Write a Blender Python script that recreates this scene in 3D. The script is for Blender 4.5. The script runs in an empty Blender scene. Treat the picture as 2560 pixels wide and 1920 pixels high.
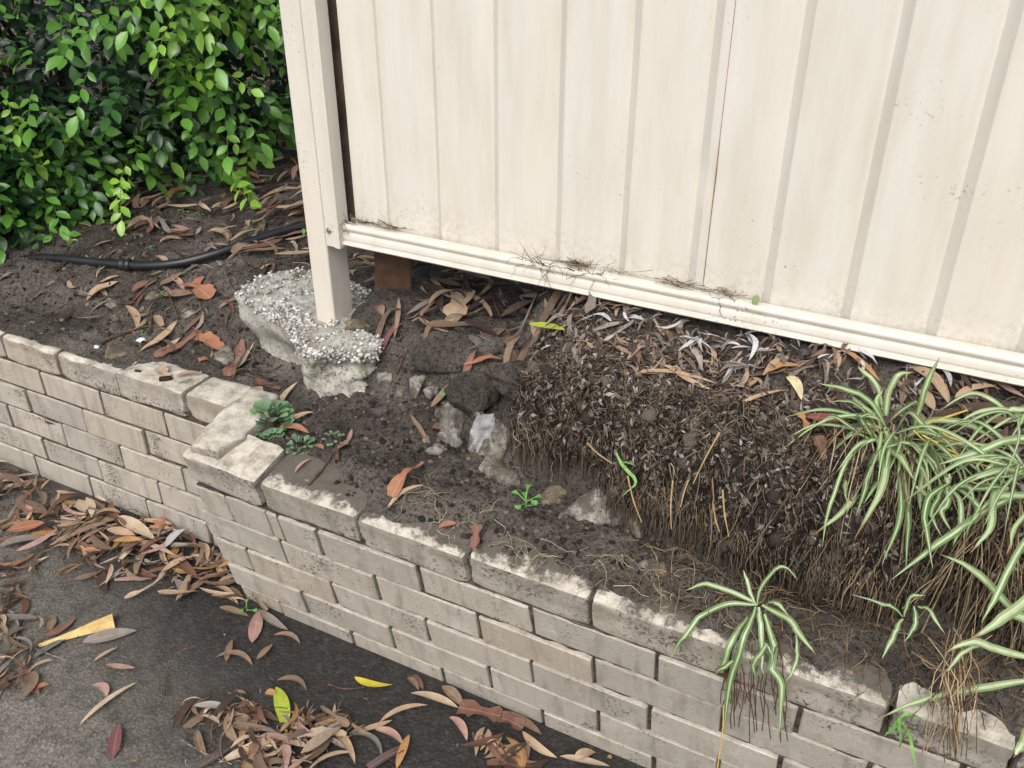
import bpy, bmesh, math, random
import numpy as np
from mathutils import Vector, Matrix

random.seed(7)
RNG = np.random.default_rng(11)
C = bpy.context.scene.collection
SC = bpy.context.scene

# ------------------------------------------------------------------ camera, sky, sun, exposure
AZ = math.radians(62.75); PITCH = math.radians(30.36); HCAM = 1.56
FPX = 2262.8                                   # focal length in photo pixels (2560 wide)
EA = np.array([math.sin(AZ), -math.cos(AZ)]); EB = np.array([math.cos(AZ), math.sin(AZ)])
CAM = np.array([1.1234, -1.0657, HCAM])
cd = bpy.data.cameras.new('camera'); cam = bpy.data.objects.new('camera', cd); C.objects.link(cam)
cd.sensor_width = 36; cd.lens = FPX / 2560 * 36; cd.clip_start = .02; cd.clip_end = 400
cam.location = CAM
_f = np.array([-math.cos(AZ), math.sin(AZ)])   # horizontal view direction in world (x along wall, y into the bank)
cam.rotation_euler = (math.pi / 2 - PITCH, 0, math.atan2(-_f[0], _f[1]))
SC.camera = cam

wd = bpy.data.worlds.new('World'); SC.world = wd; wd.use_nodes = True
nt = wd.node_tree; bg = nt.nodes['Background']
sky = nt.nodes.new('ShaderNodeTexSky'); sky.sky_type = 'NISHITA'; sky.sun_disc = False
SUN_EL = math.radians(48); SUN_AZ = math.radians(170)
sky.sun_elevation = SUN_EL; sky.sun_rotation = SUN_AZ; sky.dust_density = 4; sky.air_density = 1.0; sky.ozone_density = 1
hs = nt.nodes.new('ShaderNodeHueSaturation'); hs.inputs['Saturation'].default_value = .42
nt.links.new(sky.outputs[0], hs.inputs['Color']); nt.links.new(hs.outputs[0], bg.inputs['Color'])
bg.inputs['Strength'].default_value = .13
sl = bpy.data.lights.new('sun', 'SUN'); sl.energy = 1.3; sl.angle = math.radians(40); sl.color = (1, .97, .93)
so = bpy.data.objects.new('sun', sl); C.objects.link(so)
_sd = Vector((math.sin(SUN_AZ) * math.cos(SUN_EL), math.cos(SUN_AZ) * math.cos(SUN_EL), math.sin(SUN_EL)))
so.rotation_euler = _sd.to_track_quat('Z', 'Y').to_euler()
so.location = _sd * 20
SC.view_settings.view_transform = 'Standard'; SC.view_settings.look = 'None'; SC.view_settings.exposure = .45
SC.view_settings.gamma = 1

# ------------------------------------------------------------------ small maths
def sm(x, a, b):
    t = np.clip((np.asarray(x, float) - a) / (b - a), 0, 1); return t * t * (3 - 2 * t)
_perm = RNG.permutation(4096); _val = RNG.random(4096) * 2 - 1
def vn(x, y, z=0.0):
    x, y, z = np.broadcast_arrays(np.asarray(x, float), np.asarray(y, float), np.asarray(z, float))
    xi = np.floor(x).astype(int); yi = np.floor(y).astype(int); zi = np.floor(z).astype(int)
    xf = x - xi; yf = y - yi; zf = z - zi
    u = xf * xf * (3 - 2 * xf); v = yf * yf * (3 - 2 * yf); w = zf * zf * (3 - 2 * zf)
    def g(i, j, k): return _val[_perm[(_perm[(_perm[(xi + i) & 4095] + yi + j) & 4095] + zi + k) & 4095]]
    def l(a, b, t): return a + (b - a) * t
    return l(l(l(g(0,0,0), g(1,0,0), u), l(g(0,1,0), g(1,1,0), u), v), l(l(g(0,0,1), g(1,0,1), u), l(g(0,1,1), g(1,1,1), u), v), w)
def fbm(x, y, z=0.0, o=4, gain=.5):
    s = 0; a = 1; f = 1
    for i in range(o):
        s = s + a * vn(np.asarray(x) * f + 17.3 * i, np.asarray(y) * f + 5.1 * i, np.asarray(z) * f + 9.7 * i); a *= gain; f *= 2.03
    return s
def lin(r, g, b, k=.92):
    return tuple((c / 255 / 12.92 if c / 255 < .04045 else ((c / 255 + .055) / 1.055) ** 2.4) * k for c in (r, g, b))

# photo pixel (2560 x 1920) -> ray; used to measure where things stand
def ray(px, py):
    u = (px - 1280) / FPX; w = -(py - 960) / FPX
    y = math.cos(PITCH) + w * math.sin(PITCH); z = -math.sin(PITCH) + w * math.cos(PITCH)
    h = np.array([u, y]); return np.array([h @ EA, h @ EB, z])
def at_b(px, py, b):
    d = ray(px, py); return CAM + d * ((b - CAM[1]) / d[1])
def at_z(px, py, z):
    d = ray(px, py); return CAM + d * ((z - HCAM) / d[2])

# ------------------------------------------------------------------ the shape of the ground
LEAN = .197
WT = .472                 # top of right wall at its front edge
LB, LT = .207, .4607      # left wall: front face y and top z
def cap_edge(a):
    return np.interp(a, [-.3, .05, .14, .30, .42, .55, .68, .8, 1.3, 2.5], [.15, .14, .075, .035, .05, .085, .04, .028, .035, .04]) + .018 * fbm(a * 22, 3.3, 0, 3)
def cap_edge_l(a):
    return np.interp(a, [-3, -.85, -.72, -.60, -.5, -.2], [.222, .226, .232, .275, .335, .34]) + .012 * fbm(a * 22, 8.3, 0, 3)
def soil(a, b, fine=True):
    a = np.asarray(a, float); b = np.asarray(b, float)
    n1 = fbm(a * 3.1, b * 3.1, 1.7, 3); n2 = fbm(a * 14, b * 14, 4.2, 3)
    hl = LT + .004 + .10 * sm(b, .30, .72) + .06 * sm(b, .72, 1.6) + .28 * sm(b, 1.5, 6) + .03 * n1 * sm(b, .35, .8) + .010 * n2 * sm(b, .3, .4)
    edl = cap_edge_l(a)
    hl = np.where(b < .33, LT + np.clip((b - edl) * .30, -.03, .01) + (.02 * sm(b, .31, .34)) * 0, hl + np.minimum(0, (.34 - edl) * .0))
    capz = WT + LEAN * b
    ed = cap_edge(a)
    near = capz + np.clip((b - ed) * .32, -.03, .013)
    hr = .490 + .02 * sm(b, .15, .3) + .115 * sm(b, .27, .47) + .02 * sm(b, .47, .65) + .25 * sm(b, .72, 1.15) + .010 * n1 + .010 * n2
    # bank under the fence: steep, root-bound face
    e = .025 * fbm(b * 9, a * 4, 2.2, 3)
    ma = sm(a + 2.2 * e + .35 * np.clip((b - .33), -.2, .2), .36, .54)
    w1 = fbm(a * 5.5, 2.0, .3, 3)
    b0 = np.interp(a, [.4, .6, .8, .95, 1.4], [.225, .215, .20, .185, .18]) + .026 * w1
    b1 = np.interp(a, [.4, .6, .8, 1.0, 1.4], [.33, .315, .30, .285, .28]) + .03 * w1
    t = np.clip((b - b0) / (b1 - b0), 0, 1)
    hm = .495 + .215 * (.55 * t + .45 * np.sin(t * np.pi / 2)) + .075 * sm(b, .25, .46) + .04 * sm(b, .5, .8) + .016 * n1 + .012 * n2
    h = hr + np.maximum(hm - hr, 0) * ma
    k = sm(b, .105, .15); h = near * (1 - k) + h * k
    w = sm(a, -.24, -.03)
    r = hl * (1 - w) + h * w
    # soil banked against the footing and the post
    r = r + .05 * np.exp(-(((a + .02) / .10) ** 2 + ((b - .52) / .09) ** 2))
    r = r - .060 * np.exp(-(((a - .02) / .13) ** 2 + ((b - .375) / .065) ** 2)) - .035 * np.exp(-(((a + .28) / .13) ** 2 + ((b - .395) / .055) ** 2)) - .025 * np.exp(-(((a + .40) / .10) ** 2 + ((b - .44) / .05) ** 2))
    # one hollow at the front of the bare patch
    r = r - .012 * np.exp(-(((a - .22) / .12) ** 2 + ((b - .24) / .06) ** 2))
    if fine:
        f3 = fbm(a * 46, b * 46, 7.7, 3)
        r = r + (.0062 * f3 + .0040 * np.abs(vn(a * 120, b * 120, 3)) + .004 * np.abs(fbm(a * 22, b * 22, 5.5, 2))) * sm(b, .1, .16)
    return r
def surf(a, b, fine=True):
    """top surface anywhere: driveway, wall tops, soil"""
    a = np.asarray(a, float); b = np.asarray(b, float)
    s = soil(a, b, fine)
    right = a > -.215
    capz = np.where(b < .112, WT + LEAN * b, -1)
    capl = np.where((b >= LB) & (b < LB + .102), LT, -1)
    z = np.where(right, np.where(b < 0, 0.0, np.maximum(s, capz)), np.where(b < LB, 0.0, np.maximum(s, capl)))
    return z
surfs = lambda a, b: surf(a, b, False) + .005
surfm = lambda a, b: surf(a, b, False) + .014
_ts = np.linspace(1.1, 7.0, 2600)
def hit(px, py):
    d = ray(px, py); P = CAM[None] + d[None] * _ts[:, None]
    below = P[:, 2] < surf(P[:, 0], P[:, 1])
    i = int(np.argmax(below)); return P[i] if below[i] else P[-1]

# ------------------------------------------------------------------ mesh helpers
def mesh_np(name, V, F, col=None, smooth=False, uv=None):
    V = np.asarray(V, np.float32); F = np.asarray(F, np.int32); k = F.shape[1]
    me = bpy.data.meshes.new(name); me.vertices.add(len(V)); me.vertices.foreach_set('co', V.ravel())
    me.loops.add(F.size); me.loops.foreach_set('vertex_index', F.ravel())
    me.polygons.add(len(F)); me.polygons.foreach_set('loop_start', np.arange(len(F), dtype=np.int32) * k)
    me.polygons.foreach_set('loop_total', np.full(len(F), k, np.int32))
    if smooth: me.polygons.foreach_set('use_smooth', np.ones(len(F), bool))
    me.update(calc_edges=True); me.validate()
    if col is not None:
        at = me.color_attributes.new('Col', 'FLOAT_COLOR', 'POINT')
        cc = np.ones((len(V), 4), np.float32); cc[:, :3] = col; at.data.foreach_set('color', cc.ravel())
    if uv is not None:
        l = me.uv_layers.new(name='UVMap'); l.data.foreach_set('uv', np.asarray(uv, np.float32)[F.ravel()].ravel())
    return me
def obj(name, me, mat=None, parent=None, **kw):
    o = bpy.data.objects.new(name, me); C.objects.link(o)
    if mat is not None and len(me.materials) == 0: me.materials.append(mat)
    if parent is not None: o.parent = parent
    for k, v in kw.items(): o[k] = v
    return o
def thing(name, label, cat, loc=(0, 0, 0), group=None, kind=None):
    o = bpy.data.objects.new(name, None); C.objects.link(o); o.location = loc; o['label'] = label; o['category'] = cat
    o.empty_display_size = .05
    if group: o['group'] = group
    if kind: o['kind'] = kind
    return o
class Acc:
    """collects vertex / face blocks (all faces of one arity)"""
    def __init__(s): s.V = []; s.F = []; s.K = []; s.U = []; s.n = 0
    def add(s, V, F, col=(1, 1, 1), uv=None):
        V = np.asarray(V, float); s.V.append(V); s.F.append(np.asarray(F) + s.n)
        s.K.append(np.broadcast_to(np.asarray(col, float), (len(V), 3))); s.n += len(V)
        if uv is not None: s.U.append(uv)
    def mesh(s, name, smooth=False):
        return mesh_np(name, np.concatenate(s.V), np.concatenate(s.F), np.concatenate(s.K), smooth, np.concatenate(s.U) if s.U else None)
def tube(path, rad, sides=8, caps=True):
    P = np.asarray(path, float); n = len(P); rad = np.broadcast_to(np.asarray(rad, float), (n,))
    T = np.gradient(P, axis=0); T /= np.linalg.norm(T, axis=1)[:, None] + 1e-9
    ref = np.array([0, 0, 1.0]) if abs(T[0, 2]) < .8 else np.array([1.0, 0, 0])
    A = np.cross(T, ref); A /= np.linalg.norm(A, axis=1)[:, None] + 1e-9; B = np.cross(T, A)
    th = np.linspace(0, 2 * np.pi, sides, endpoint=False)
    V = (P[:, None] + rad[:, None, None] * (np.cos(th)[None, :, None] * A[:, None] + np.sin(th)[None, :, None] * B[:, None])).reshape(-1, 3)
    F = []
    for i in range(n - 1):
        for j in range(sides):
            k = (j + 1) % sides; F.append((i * sides + j, i * sides + k, (i + 1) * sides + k, (i + 1) * sides + j))
    if caps and sides == 4: F.append((0, 1, 2, 3)); F.append(tuple((n - 1) * sides + q for q in (3, 2, 1, 0)))
    return V, np.array(F)
def strands(P, R, col, sides=3):
    """P (N,K,3), R (N,K), col (N,3) -> V, F, colour"""
    N, K, _ = P.shape
    T = np.gradient(P, axis=1); T /= np.linalg.norm(T, axis=2)[..., None] + 1e-9
    ref = np.where(np.abs(T[..., 2:3]) < .8, np.array([0, 0, 1.0]), np.array([1.0, .3, 0]))
    A = np.cross(T, ref); A /= np.linalg.norm(A, axis=2)[..., None] + 1e-9; B = np.cross(T, A)
    th = np.linspace(0, 2 * np.pi, sides, endpoint=False)
    V = P[:, :, None] + R[:, :, None, None] * (np.cos(th)[:, None] * A[:, :, None] + np.sin(th)[:, None] * B[:, :, None])
    idx = np.arange(N * K * sides).reshape(N, K, sides); nx = np.roll(idx, -1, 2)
    F = np.stack([idx[:, :-1], nx[:, :-1], nx[:, 1:], idx[:, 1:]], -1).reshape(-1, 4)
    return V.reshape(-1, 3), F, np.repeat(col, K * sides, 0)
def catmull(pts, n):
    p = np.asarray(pts, float); 
    if len(p) == 2: return p[0] + (p[1] - p[0]) * np.linspace(0, 1, n)[:, None]
    p = np.vstack([2 * p[0] - p[1], p, 2 * p[-1] - p[-2]]); m = len(p) - 3; out = []
    for t in np.linspace(0, m - 1e-6, n):
        i = int(t); f = t - i; a, b, c, d = p[i:i + 4]
        out.append(.5 * ((2 * b) + (-a + c) * f + (2 * a - 5 * b + 4 * c - d) * f * f + (-a + 3 * b - 3 * c + d) * f ** 3))
    return np.array(out)
def ico(sub):
    bm = bmesh.new(); bmesh.ops.create_icosphere(bm, subdivisions=sub, radius=1); V = np.array([v.co[:] for v in bm.verts]); F = np.array([[v.index for v in f.verts] for f in bm.faces]); bm.free(); return V, F
ICO = {k: ico(k) for k in (1, 2, 3, 4)}

# ------------------------------------------------------------------ materials
def nodes(name, rough=.8, spec=.3):
    m = bpy.data.materials.new(name); m.use_nodes = True; n = m.node_tree.nodes; l = m.node_tree.links; b = n['Principled BSDF']
    b.inputs['Roughness'].default_value = rough; b.inputs['Specular IOR Level'].default_value = spec
    return m, n, l, b
def N(n, t, **kw):
    x = n.new(t)
    for k, v in kw.items():
        if k in x.inputs: x.inputs[k].default_value = v
        else: setattr(x, k, v)
    return x
def ramp(n, l, fac, stops, interp='LINEAR'):
    r = n.new('ShaderNodeValToRGB'); r.color_ramp.interpolation = interp
    e = r.color_ramp.elements
    while len(e) < len(stops): e.new(.5)
    for q, (p, c) in zip(e, stops): q.position = p; q.color = (*c, 1) if len(c) == 3 else c
    l.new(fac, r.inputs[0]); return r.outputs[0]
def mixc(n, l, fac, a, b, mode='MIX'):
    x = n.new('ShaderNodeMix'); x.data_type = 'RGBA'; x.blend_type = mode
    for s, v in ((x.inputs[0], fac), (x.inputs[6], a), (x.inputs[7], b)):
        if hasattr(v, 'links'): l.new(v, s)
        elif isinstance(v, (int, float)): s.default_value = v
        else: s.default_value = (*v, 1)
    return x.outputs[2]
def mth(n, l, op, a, b=0.0, c=None):
    x = n.new('ShaderNodeMath'); x.operation = op
    for i, v in enumerate((a, b) if c is None else (a, b, c)):
        if hasattr(v, 'links'): l.new(v, x.inputs[i])
        else: x.inputs[i].default_value = v
    return x.outputs[0]
def bump(n, l, b, h, s=.3, d=.005):
    x = n.new('ShaderNodeBump'); x.inputs['Strength'].default_value = s; x.inputs['Distance'].default_value = d
    l.new(h, x.inputs['Height']); l.new(x.outputs[0], b.inputs['Normal']); return x
def noise(n, l, co, scale, detail=5, rough=.6):
    x = N(n, 'ShaderNodeTexNoise', Scale=scale, Detail=detail, Roughness=rough); l.new(co, x.inputs['Vector']); return x.outputs[0]
def coord(n, kind='Object'): return n.new('ShaderNodeTexCoord').outputs[kind]
def wpos(n): return n.new('ShaderNodeNewGeometry').outputs['Position']
G3 = lambda v: (v, v, v)

def mat_soil():
    m, n, l, b = nodes('dark_soil', .93, .2); co = wpos(n)
    base = ramp(n, l, noise(n, l, co, 5, 6, .65), [(.3, lin(64, 59, 55)), (.5, lin(106, 99, 92)), (.7, lin(144, 136, 127))])
    g = noise(n, l, co, 140, 4, .7)
    c = mixc(n, l, ramp(n, l, g, [(.34, G3(.85)), (.54, G3(0)), (1, G3(0))]), base, lin(22, 19, 17))
    gr = N(n, 'ShaderNodeTexVoronoi', Scale=210.0); l.new(co, gr.inputs['Vector'])
    sp = ramp(n, l, gr.outputs['Distance'], [(.10, G3(1)), (.2, G3(0))])
    pick = ramp(n, l, noise(n, l, co, 75, 2), [(.56, G3(0)), (.62, G3(.8))])
    c = mixc(n, l, mth(n, l, 'MULTIPLY', sp, pick), c, lin(150, 140, 126))
    moss = ramp(n, l, noise(n, l, co, 9, 4), [(.63, G3(0)), (.72, G3(.35))])
    c = mixc(n, l, moss, c, lin(84, 84, 58))
    l.new(c, b.inputs['Base Color'])
    bump(n, l, b, mth(n, l, 'ADD', g, noise(n, l, co, 420, 3)), 1.0, .007); return m
def mat_brick(cap=False, dirty=False):
    m, n, l, b = nodes('sand_lime_brick' + ('_weathered' if cap else ''), .85, .25)
    oi = n.new('ShaderNodeObjectInfo'); gp = wpos(n)
    v = n.new('ShaderNodeVectorMath'); v.operation = 'ADD'; l.new(gp, v.inputs[0])
    sc = n.new('ShaderNodeVectorMath'); sc.operation = 'SCALE'; cmb = n.new('ShaderNodeCombineXYZ'); l.new(oi.outputs['Random'], cmb.inputs[0]); l.new(oi.outputs['Random'], cmb.inputs[2])
    l.new(cmb.outputs[0], sc.inputs[0]); sc.inputs['Scale'].default_value = 9.0; l.new(sc.outputs[0], v.inputs[1]); co = v.outputs[0]
    tone = ramp(n, l, oi.outputs['Random'], [(0, lin(196, 188, 174)), (.2, lin(172, 167, 158)), (.4, lin(188, 181, 168)), (.55, lin(186, 169, 148)), (.7, lin(180, 174, 164)), (.85, lin(164, 158, 149)), (1, lin(200, 191, 177))])
    c = mixc(n, l, noise(n, l, co, 16, 5), tone, lin(172, 164, 152), 'MIX')
    fine = noise(n, l, co, 260, 3)
    c = mixc(n, l, ramp(n, l, fine, [(.3, G3(.35)), (.5, G3(0))]), c, lin(134, 126, 116))
    # pale lime bloom
    bl = ramp(n, l, noise(n, l, co, 11, 4), [(.55, G3(0)), (.75, G3(.5))])
    c = mixc(n, l, bl, c, lin(212, 206, 196))
    # black mould specks gathered in patches
    sp = noise(n, l, co, 150 if not cap else 120, 5, .75)
    pa = noise(n, l, co, 7, 3)
    th = mth(n, l, 'MULTIPLY_ADD', pa, -.62, .915 if not cap else .865)
    dk = mth(n, l, 'MULTIPLY', mth(n, l, 'SUBTRACT', sp, th), 9.0)
    dk = mth(n, l, 'MINIMUM', mth(n, l, 'MAXIMUM', dk, 0.0), .85)
    c = mixc(n, l, dk, c, lin(44, 40, 35))
    # grimy smear in the upper part of the face
    if cap:
        sz = n.new('ShaderNodeSeparateXYZ'); l.new(coord(n), sz.inputs[0])
        gm = ramp(n, l, mth(n, l, 'ADD', mth(n, l, 'MULTIPLY', sz.outputs[2], 9.0), mth(n, l, 'MULTIPLY', noise(n, l, co, 20, 6, .75), 1.6)), [(.3, G3(0)), (.75, G3(.5))])
        c = mixc(n, l, gm, c, lin(110, 103, 93))
    # rain streaks and a little green
    ms = n.new('ShaderNodeMapping'); ms.inputs['Scale'].default_value = (1, 1, .12); l.new(co, ms.inputs[0])
    c = mixc(n, l, ramp(n, l, noise(n, l, ms.outputs[0], 34, 4), [(.50, G3(0)), (.70, G3(.45))]), c, lin(108, 102, 93))
    c = mixc(n, l, ramp(n, l, noise(n, l, co, 8, 3), [(.60, G3(0)), (.74, G3(.25))]), c, lin(128, 126, 98))
    # tops: bleached, chalky, with lichen
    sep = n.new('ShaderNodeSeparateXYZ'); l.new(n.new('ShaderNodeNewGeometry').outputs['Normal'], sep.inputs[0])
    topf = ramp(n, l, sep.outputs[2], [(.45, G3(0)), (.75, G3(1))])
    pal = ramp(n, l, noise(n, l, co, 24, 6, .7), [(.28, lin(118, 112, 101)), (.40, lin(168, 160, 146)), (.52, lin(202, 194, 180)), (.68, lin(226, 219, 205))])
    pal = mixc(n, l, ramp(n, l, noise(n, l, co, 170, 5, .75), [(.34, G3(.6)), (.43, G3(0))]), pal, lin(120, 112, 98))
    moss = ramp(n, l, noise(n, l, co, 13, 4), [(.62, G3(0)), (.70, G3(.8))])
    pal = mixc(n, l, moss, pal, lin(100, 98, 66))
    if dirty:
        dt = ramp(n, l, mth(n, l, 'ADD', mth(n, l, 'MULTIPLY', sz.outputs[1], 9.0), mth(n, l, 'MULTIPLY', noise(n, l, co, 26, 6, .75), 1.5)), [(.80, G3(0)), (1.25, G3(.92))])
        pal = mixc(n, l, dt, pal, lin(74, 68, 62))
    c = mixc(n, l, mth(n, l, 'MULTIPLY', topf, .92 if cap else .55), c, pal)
    l.new(c, b.inputs['Base Color'])
    bump(n, l, b, mth(n, l, 'ADD', mth(n, l, 'MULTIPLY', noise(n, l, co, 60, 5, .7), 1.4), fine), .55, .0022); return m
def mat_plain(name, c0, c1, scale=30, rough=.85, spec=.25, bs=.4, bd=.002, bscale=120):
    m, n, l, b = nodes(name, rough, spec); co = coord(n)
    l.new(ramp(n, l, noise(n, l, co, scale, 5), [(.3, c0), (.7, c1)]), b.inputs['Base Color'])
    bump(n, l, b, noise(n, l, co, bscale, 4), bs, bd); return m
def mat_drive():
    m, n, l, b = nodes('damp_asphalt', .72, .35); co = wpos(n)
    sep = n.new('ShaderNodeSeparateXYZ'); l.new(co, sep.inputs[0])
    # black algae stain creeping out from the wall foot, with a ragged edge
    d = mth(n, l, 'ADD', mth(n, l, 'MULTIPLY', sep.outputs[1], -1.0), mth(n, l, 'MULTIPLY', sep.outputs[0], -.42))
    d = mth(n, l, 'ADD', d, mth(n, l, 'MULTIPLY', mth(n, l, 'SUBTRACT', noise(n, l, co, 5, 4), .5), .30))
    st = ramp(n, l, d, [(.10, G3(0)), (.55, G3(1))])
    gr = ramp(n, l, noise(n, l, co, 190, 4, .7), [(.3, lin(84, 80, 74)), (.5, lin(118, 113, 105)), (.7, lin(158, 152, 141))])
    bk = ramp(n, l, noise(n, l, co, 60, 5, .7), [(.3, lin(34, 33, 32)), (.55, lin(52, 50, 48)), (.75, lin(82, 78, 73))])
    c = mixc(n, l, st, bk, gr)
    pt = ramp(n, l, noise(n, l, co, 22, 5, .7), [(.46, G3(0)), (.66, G3(.6))])
    c = mixc(n, l, pt, c, lin(56, 53, 50))
    ag = N(n, 'ShaderNodeTexVoronoi', Scale=115.0); l.new(co, ag.inputs['Vector'])
    agm = mth(n, l, 'MULTIPLY', ramp(n, l, ag.outputs['Distance'], [(.16, G3(1)), (.3, G3(0))]), mth(n, l, 'MULTIPLY_ADD', st, .45, .05))
    c = mixc(n, l, agm, c, lin(160, 156, 148))
    l.new(c, b.inputs['Base Color'])
    l.new(mth(n, l, 'MULTIPLY_ADD', st, .2, .62), b.inputs['Roughness'])
    bump(n, l, b, mth(n, l, 'ADD', noise(n, l, co, 170, 4, .7), mth(n, l, 'MULTIPLY', ag.outputs['Distance'], -1.2)), .6, .003); return m
def mat_fence(splash=True):
    m, n, l, b = nodes('cream_painted_steel', .42, .4); co = wpos(n)
    mp = n.new('ShaderNodeMapping'); mp.inputs['Scale'].default_value = (1, 1, .14); l.new(co, mp.inputs[0])
    c = ramp(n, l, noise(n, l, mp.outputs[0], 26, 5, .6), [(.25, lin(206, 200, 186, .93)), (.5, lin(215, 210, 199, .93)), (.75, lin(221, 217, 208, .93))])
    pk = ramp(n, l, noise(n, l, mp.outputs[0], 6, 3), [(.5, G3(0)), (.75, G3(.5))])
    c = mixc(n, l, pk, c, lin(220, 209, 192, .94))
    # specks of dirt and small scuffs in loose clusters
    sp = noise(n, l, co, 130, 5, .75); pa = noise(n, l, co, 4.2, 3)
    th = mth(n, l, 'MULTIPLY_ADD', pa, -.60, .975)
    dk = mth(n, l, 'MINIMUM', mth(n, l, 'MAXIMUM', mth(n, l, 'MULTIPLY', mth(n, l, 'SUBTRACT', sp, th), 10.0), 0.0), .75)
    c = mixc(n, l, dk, c, lin(84, 78, 70))
    # splash dirt just above the bottom rail
    sep = n.new('ShaderNodeSeparateXYZ'); l.new(co, sep.inputs[0])
    lo = ramp(n, l, mth(n, l, 'MULTIPLY_ADD', noise(n, l, co, 9, 4), .16, mth(n, l, 'SUBTRACT', sep.outputs[2], .92)), [(.0, G3(.32)), (.10, G3(0))])
    gr = ramp(n, l, noise(n, l, co, 90, 5, .75), [(.46, G3(0)), (.62, G3(1))])
    if splash: c = mixc(n, l, mth(n, l, 'MULTIPLY', lo, gr), c, lin(140, 122, 100))
    l.new(c, b.inputs['Base Color'])
    bump(n, l, b, noise(n, l, mp.outputs[0], 14, 3), .10, .004); return m
def mat_attr(name, rough=.7, spec=.3, var=.35, scale=90, trans=0.0, bs=.3):
    m, n, l, b = nodes(name, rough, spec)
    a = n.new('ShaderNodeVertexColor'); a.layer_name = 'Col'; co = wpos(n)
    nn = noise(n, l, co, scale, 5, .7)
    dark = mixc(n, l, var, a.outputs[0], G3(.5), 'MULTIPLY'); 
    c = mixc(n, l, ramp(n, l, nn, [(.35, G3(1)), (.6, G3(0))]), a.outputs[0], dark)
    l.new(c, b.inputs['Base Color']); bump(n, l, b, nn, bs, .002)
    if trans:
        tr = n.new('ShaderNodeBsdfTranslucent'); l.new(c, tr.inputs[0]); mx = n.new('ShaderNodeMixShader'); mx.inputs[0].default_value = trans
        l.new(b.outputs[0], mx.inputs[1]); l.new(tr.outputs[0], mx.inputs[2]); l.new(mx.outputs[0], n['Material Output'].inputs[0])
    return m
def mat_leaf_obj(name, rough=.55, spec=.35, spots=True, trans=.15):
    """fallen leaf: the object's own colour, with a pale midrib, spots and blotches"""
    m, n, l, b = nodes(name, rough, spec); oi = n.new('ShaderNodeObjectInfo'); uv = coord(n, 'UV'); co = wpos(n)
    sep = n.new('ShaderNodeSeparateXYZ'); l.new(uv, sep.inputs[0])
    c = mixc(n, l, ramp(n, l, noise(n, l, co, 45, 4), [(.35, G3(.55)), (.62, G3(0))]), oi.outputs['Color'], mixc(n, l, 1.0, oi.outputs['Color'], (.60, .54, .50), 'MULTIPLY'))
    mid = ramp(n, l, mth(n, l, 'ABSOLUTE', mth(n, l, 'SUBTRACT', sep.outputs[0], .5)), [(.015, G3(.35)), (.06, G3(0))])
    c = mixc(n, l, mid, c, mixc(n, l, .5, oi.outputs['Color'], (.8, .7, .5)))
    if spots:
        sp = ramp(n, l, noise(n, l, co, 230, 3), [(.66, G3(0)), (.70, G3(.8))])
        c = mixc(n, l, sp, c, lin(50, 34, 26))
    l.new(c, b.inputs['Base Color']); bump(n, l, b, noise(n, l, co, 160, 3), .25, .0015)
    tr = n.new('ShaderNodeBsdfTranslucent'); l.new(c, tr.inputs[0]); mx = n.new('ShaderNodeMixShader'); mx.inputs[0].default_value = trans
    l.new(b.outputs[0], mx.inputs[1]); l.new(tr.outputs[0], mx.inputs[2]); l.new(mx.outputs[0], n['Material Output'].inputs[0])
    return m
def mat_blade(bold=True):
    """variegated blade: green margins, cream stripe down the middle (UV.x across)"""
    m, n, l, b = nodes('variegated_blade', .35, .45); uv = coord(n, 'UV'); co = wpos(n); oi = n.new('ShaderNodeObjectInfo')
    sep = n.new('ShaderNodeSeparateXYZ'); l.new(uv, sep.inputs[0])
    d = mth(n, l, 'ABSOLUTE', mth(n, l, 'SUBTRACT', sep.outputs[0], .5))
    mp = n.new('ShaderNodeMapping'); mp.inputs['Scale'].default_value = (40, 1.5, 1); l.new(uv, mp.inputs[0])
    d = mth(n, l, 'ADD', d, mth(n, l, 'MULTIPLY', mth(n, l, 'SUBTRACT', noise(n, l, mp.outputs[0], 1.0, 3), .5), .10))
    gre = ramp(n, l, oi.outputs['Random'], [(0, lin(88, 122, 70)), (.5, lin(116, 148, 90)), (1, lin(146, 168, 116))])
    d = mth(n, l, 'SUBTRACT', d, mth(n, l, 'MULTIPLY', oi.outputs['Random'], .10))
    c = mixc(n, l, ramp(n, l, d, [(.08, G3(.9)), (.17, G3(0))]), gre, lin(212, 222, 184) if bold else lin(206, 216, 176))
    c = mixc(n, l, ramp(n, l, d, [(.0, G3(.25)), (.02, G3(0))]), c, lin(150, 180, 110))
    tip = mth(n, l, 'ADD', sep.outputs[1], mth(n, l, 'MULTIPLY_ADD', oi.outputs['Random'], .16, mth(n, l, 'MULTIPLY', noise(n, l, co, 90, 3), .06)))
    c = mixc(n, l, ramp(n, l, mth(n, l, 'MULTIPLY', tip, .8), [(.83, G3(0)), (.87, G3(1))]), c, lin(140, 112, 78))
    c = mixc(n, l, ramp(n, l, noise(n, l, co, 40, 4), [(.5, G3(0)), (.72, G3(.45))]), c, lin(150, 148, 104))
    l.new(c, b.inputs['Base Color'])
    tr = n.new('ShaderNodeBsdfTranslucent'); l.new(c, tr.inputs[0]); mx = n.new('ShaderNodeMixShader'); mx.inputs[0].default_value = .22
    l.new(b.outputs[0], mx.inputs[1]); l.new(tr.outputs[0], mx.inputs[2]); l.new(mx.outputs[0], n['Material Output'].inputs[0])
    return m
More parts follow.
